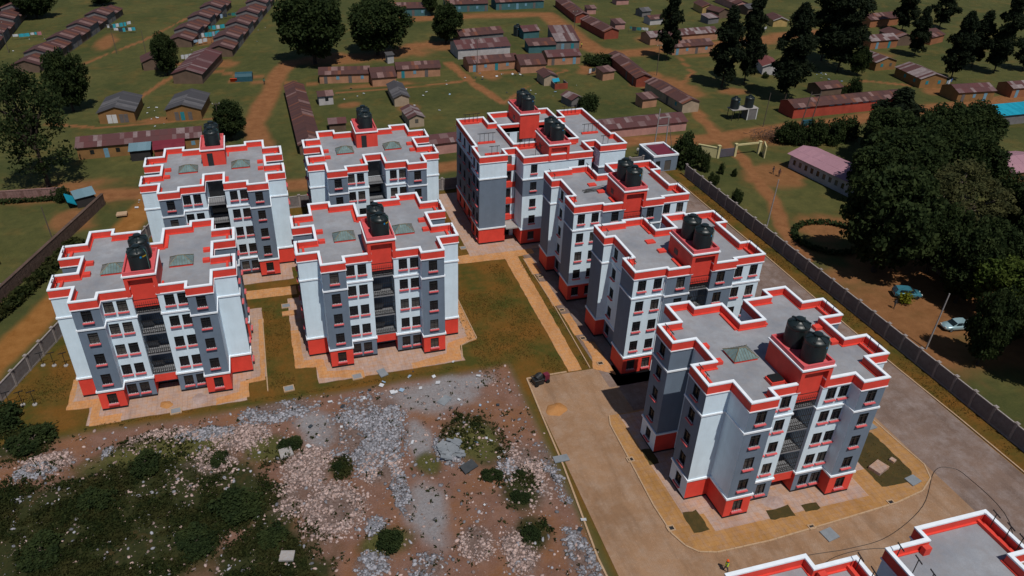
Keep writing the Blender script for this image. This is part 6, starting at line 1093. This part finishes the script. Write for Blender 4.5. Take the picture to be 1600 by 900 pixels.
for a in (('pale square concrete slab lying in the weeds of the rubble field', -3.2, 67.3, .75, .75, 10, 'concrete', .35, .2), ('pale concrete slab at the bottom edge of the rubble field', -4.0, 52.8, .7, .6, -15, 'concrete', .35, .2), ('dark slate-grey slab at the foot of the grassy patch', 16.4, 60.0, .95, .6, 25, 'darkslab', .25, .12, .2), ('grey slab lying on the grass strip before the middle front block', 9.9, 79.3, .55, .8, 15, 'ashslab'), ('blue-grey square cover plate beside the front island kerb', 49.7, 41.5, .75, .7, 8, 'ashslab', .04), ('pale concrete block on the dark lawn right of the nearest block', 60.9, 48.0, .95, .7, 20, 'apron', .12, .4), ('small concrete block at the right end of the dark lawn', 63.3, 48.6, .3, .3, 20, 'apron', .12, .3), ('grey plate at the upper corner of the island kerb', 64.6, 54.4, .8, .8, 5, 'ashslab', .12), ('grey plate on the right corner of the island', 63.4, 45.5, .75, .6, 10, 'ashslab', .12), ('grey slab lying on the left kerb of the paved road', 26.9, 58.6, .9, .5, 0, 'ashslab', .14), ('tan slab on the grass by the dirt drive at left', -27.6, 135.6, .9, .7, 0, 'kerb', .4, .25), ('tan slab on the dirt road left of the back left block', -24.8, 148.4, .9, .7, 0, 'kerb', .15, .3), ('orange slab on the lawn beside the middle front block', -.9, 96.4, 1.0, .55, 0, 'orangeconc', .05, .2), ('broken grey sheet on the ash ground', 16.5, 72.0, .9, .6, 40, 'ashslab', .02, .05)): flat_slab(*a)
mb = MB(); r_ = random.Random(3)
for k in range(34): a = r_.uniform(0, 3.1); c_ = Vector((15.0+r_.uniform(-1.1, 1.1), 63.0+r_.uniform(-1.4, 1.4), .35+r_.uniform(0, .4))); d = Vector((math.cos(a), math.sin(a), r_.uniform(-.2, .3))).normalized(); n = d.cross(Vector((0, 0, 1))).normalized(); mb.rbox(c_, d*r_.uniform(.25, .7), n*r_.uniform(.12, .35), d.cross(n)*.05)
mb.obj('broken_slabs', 'ashslab', label='heap of broken dark grey slabs on the grassy patch', cat='debris heap', kind='stuff')
M['pilesoil'] = concrete('orange_sand', (.36, .16, .05), (.42, .21, .08), 1.0)
def mound(name, label, x, y, r_, h, mat, cat, seed):
    rg = np.random.default_rng(seed); mb = MB(); n, k = 40, 12
    for j in range(k+1):
        for q in range(n): t = j/k; a = 2*math.pi*q/n; rad = r_*(1-t)*(1+.13*math.sin(2*a+seed)+.07*math.sin(5*a+seed*3)+rg.uniform(-.03, .03)); mb.v.append((rad*math.cos(a), rad*math.sin(a), h*(t**.8)*(1+rg.uniform(-.12, .12)) if j else -.02))
    for j in range(k):
        for q in range(n): mb.f.append((j*n+q, j*n+(q+1) % n, (j+1)*n+(q+1) % n, (j+1)*n+q)); mb.m.append(0)
    return mb.obj(name, mat, None, True, loc=(x, y, .03), label=label, cat=cat)
mound('sand_pile', 'small orange sand pile at the top of the paved road', 29.4, 66.8, 1.25, .6, 'pilesoil', 'sand pile', 1); mound('gravel_patch', 'brownish gravel heap before the entrance of the nearest block', 46.6, 46.8, 1.5, .22, 'rockpink', 'gravel pile', 2); mound('sand_pile', 'little orange sand heap at the far left front block entrance', -16.9, 79.9, .8, .3, 'pilesoil', 'sand pile', 3); mound('soil_heap', 'brown soil heap right of the far left front block entrance', -12.9, 80.0, 1.1, .25, 'rockpink', 'soil heap', 4)
mb = MB(); mb.box(-1.0, .3, -.5, .5, .12, .9); mb.tube([(-1.1, -.6, .95), (.4, -.6, .95), (.4, .6, .95), (-1.1, .6, .95), (-1.1, -.6, .95)], .06, 5); g = empty('cement_mixer', (29.2, 72.2, .03), R(10)); tag(g, 'dark cement mixer with a red hopper standing on the paving corner', 'mixer'); mb.obj('frame', 'steel', g)
mb = MB(); mb.lathe([(.2, -.5), (.5, -.25), (.5, .2), (.28, .6)], 14); o = mb.obj('drum', 'steel', g, loc=(-.3, 0, 1.1)); o.rotation_euler = (0, R(55), 0); mb = MB(); mb.box(.5, 1.2, -.35, .35, .3, 1.2); mb.obj('hopper', 'maroon', g)
for x, y in ((-.8, -.6), (-.8, .6), (.9, -.45), (.9, .45)): w_ = MB(); w_.lathe([(.05, -.07), (.27, -.07), (.27, .07), (.05, .07)], 12); o = w_.obj('wheel', 'rubber', g, loc=(x, y, .27)); o.rotation_euler = (R(90), 0, 0)
def cable(label, pts, r_=.03):
    mb = MB(); P = [Vector(p) for p in pts]; Q = []
    for i in range(len(P)-1):
        p0, p1, p2, p3 = P[max(i-1, 0)], P[i], P[i+1], P[min(i+2, len(P)-1)]
        for k in range(6): t = k/6; Q.append(.5*((2*p1)+(p2-p0)*t+(2*p0-5*p1+4*p2-p3)*t*t+(3*p1-p0-3*p2+p3)*t**3))
    Q.append(P[-1]); mb.tube(Q, r_, 5); mb.obj('cable', 'postblack', label=label, cat='cable', group='black cables on the paving')
cable('long black cable looping across the paving at lower right', [(30.5, 38.6, .06), (36.5, 39.8, .06), (45.1, 39.9, .06), (50.6, 39.5, .06), (55.5, 39.8, .06), (61.8, 42.2, .06), (66.7, 46, .06), (68.8, 46.2, .06), (69.8, 44.5, .06), (69.0, 38, .06), (62, 31, .06)]); cable('shorter black cable branching towards the cut-off block', [(44.5, 37.5, .06), (48.5, 39.0, .06), (54.0, 38.6, .06), (60.0, 35.6, .06)])
def ground_posts(lst):
    for x, y, lb in lst:
        mb = MB(); mb.tube([(0, 0, 0), (0, 0, 2.1)], .04, 6); mb.box(-.5, .5, -.03, .03, 2.03, 2.12); g = mb.obj('clothes_post', 'postblack', None, loc=(x, y, 0), rz=R(15), label=lb, cat='clothes post', group='black clothes posts by the left wall'); mb = MB(); mb.lathe([(.3, 0), (.28, .12), (.05, .14)], 10); mb.obj('footing', 'concrete', g)
ground_posts([(-33, 92.3, 'black T-shaped clothes post on the lawn, upper trio, left'), (-31.6, 91.9, 'black T-shaped clothes post on the lawn, upper trio, middle'), (-30.1, 91.5, 'black T-shaped clothes post on the lawn, upper trio, right'), (-35.4, 84.7, 'black T-shaped clothes post on the lawn, lower trio, left'), (-33.9, 84.4, 'black T-shaped clothes post on the lawn, lower trio, middle'), (-32.5, 84.1, 'black T-shaped clothes post on the lawn, lower trio, right')])
# brushwood pile of a felled tree
mb = MB(); r_ = random.Random(9)
for k in range(170): c_ = Vector((109.5+r_.gauss(0, 2.6), 140.4+r_.gauss(0, 1.2), r_.uniform(.2, 1.9))); d = Vector((r_.gauss(0, 1), r_.gauss(0, .7), r_.gauss(0, .4))).normalized()*r_.uniform(.8, 2.2); mb.tube([c_-d, c_+d], .07, 4, r1=.02, cap=False)
mb.obj('brushwood_pile', paint('dead_wood', (.13, .07, .045), .9, .3, 2), label='tangled brown brushwood pile of a felled tree beside the gate', cat='brushwood', kind='stuff')
def litter(n, areas, label, seed):
    rg = random.Random(seed); mb = MB()
    for k in range(n):
        cx, cy, rx, ry = rg.choice(areas); x, y = cx+rg.gauss(0, rx), cy+rg.gauss(0, ry); a = rg.uniform(0, 6.3); s = rg.uniform(.08, .32); d = Vector((math.cos(a), math.sin(a), rg.uniform(-.2, .2)))*s; n_ = Vector((-math.sin(a), math.cos(a), rg.uniform(-.3, .3)))*s*rg.uniform(.4, 1); mb.rbox((x, y, .16), d, n_, Vector((0, 0, .03)), rg.choice((0, 0, 0, 1, 2)))
    return mb.obj('litter', [CL[0], CL[4], CL[6]], label=label, cat='litter', kind='stuff')
litter(90, [(-26, 195, 1.8, 3), (-25, 188, 3, 3), (24, 195, 6, 6), (38, 190, 6, 8), (62, 200, 7, 1.2), (-5, 262, 8, 8), (150, 180, 4, 4), (70, 186, 6, 5), (-60, 262, 6, 10), (-24, 137, 3, 4)], 'scattered white and dark litter on the village grass', 1)
litter(60, [(0, 62, 14, 7), (20, 58, 3, 8), (8, 76, 8, 1)], 'scattered pale litter over the rubble field', 2)
g = empty('roof_chair', (-18.0, 82.9, 14.95)); tag(g, 'dark metal chair frame on the roof of the far left front block', 'chair')
mb = MB(); mb.box(-.4, .4, -.3, .3, .4, .45); mb.obj('seat', 'steel', g); mb = MB(); mb.box(-.4, .4, .26, .3, .45, .9); mb.obj('backrest', 'steel', g)
for x in (-.36, .36):
    for y in (-.26, .26): mb = MB(); mb.tube([(x, y, 0), (x, y, .4)], .03, 5); mb.obj('leg', 'steel', g)
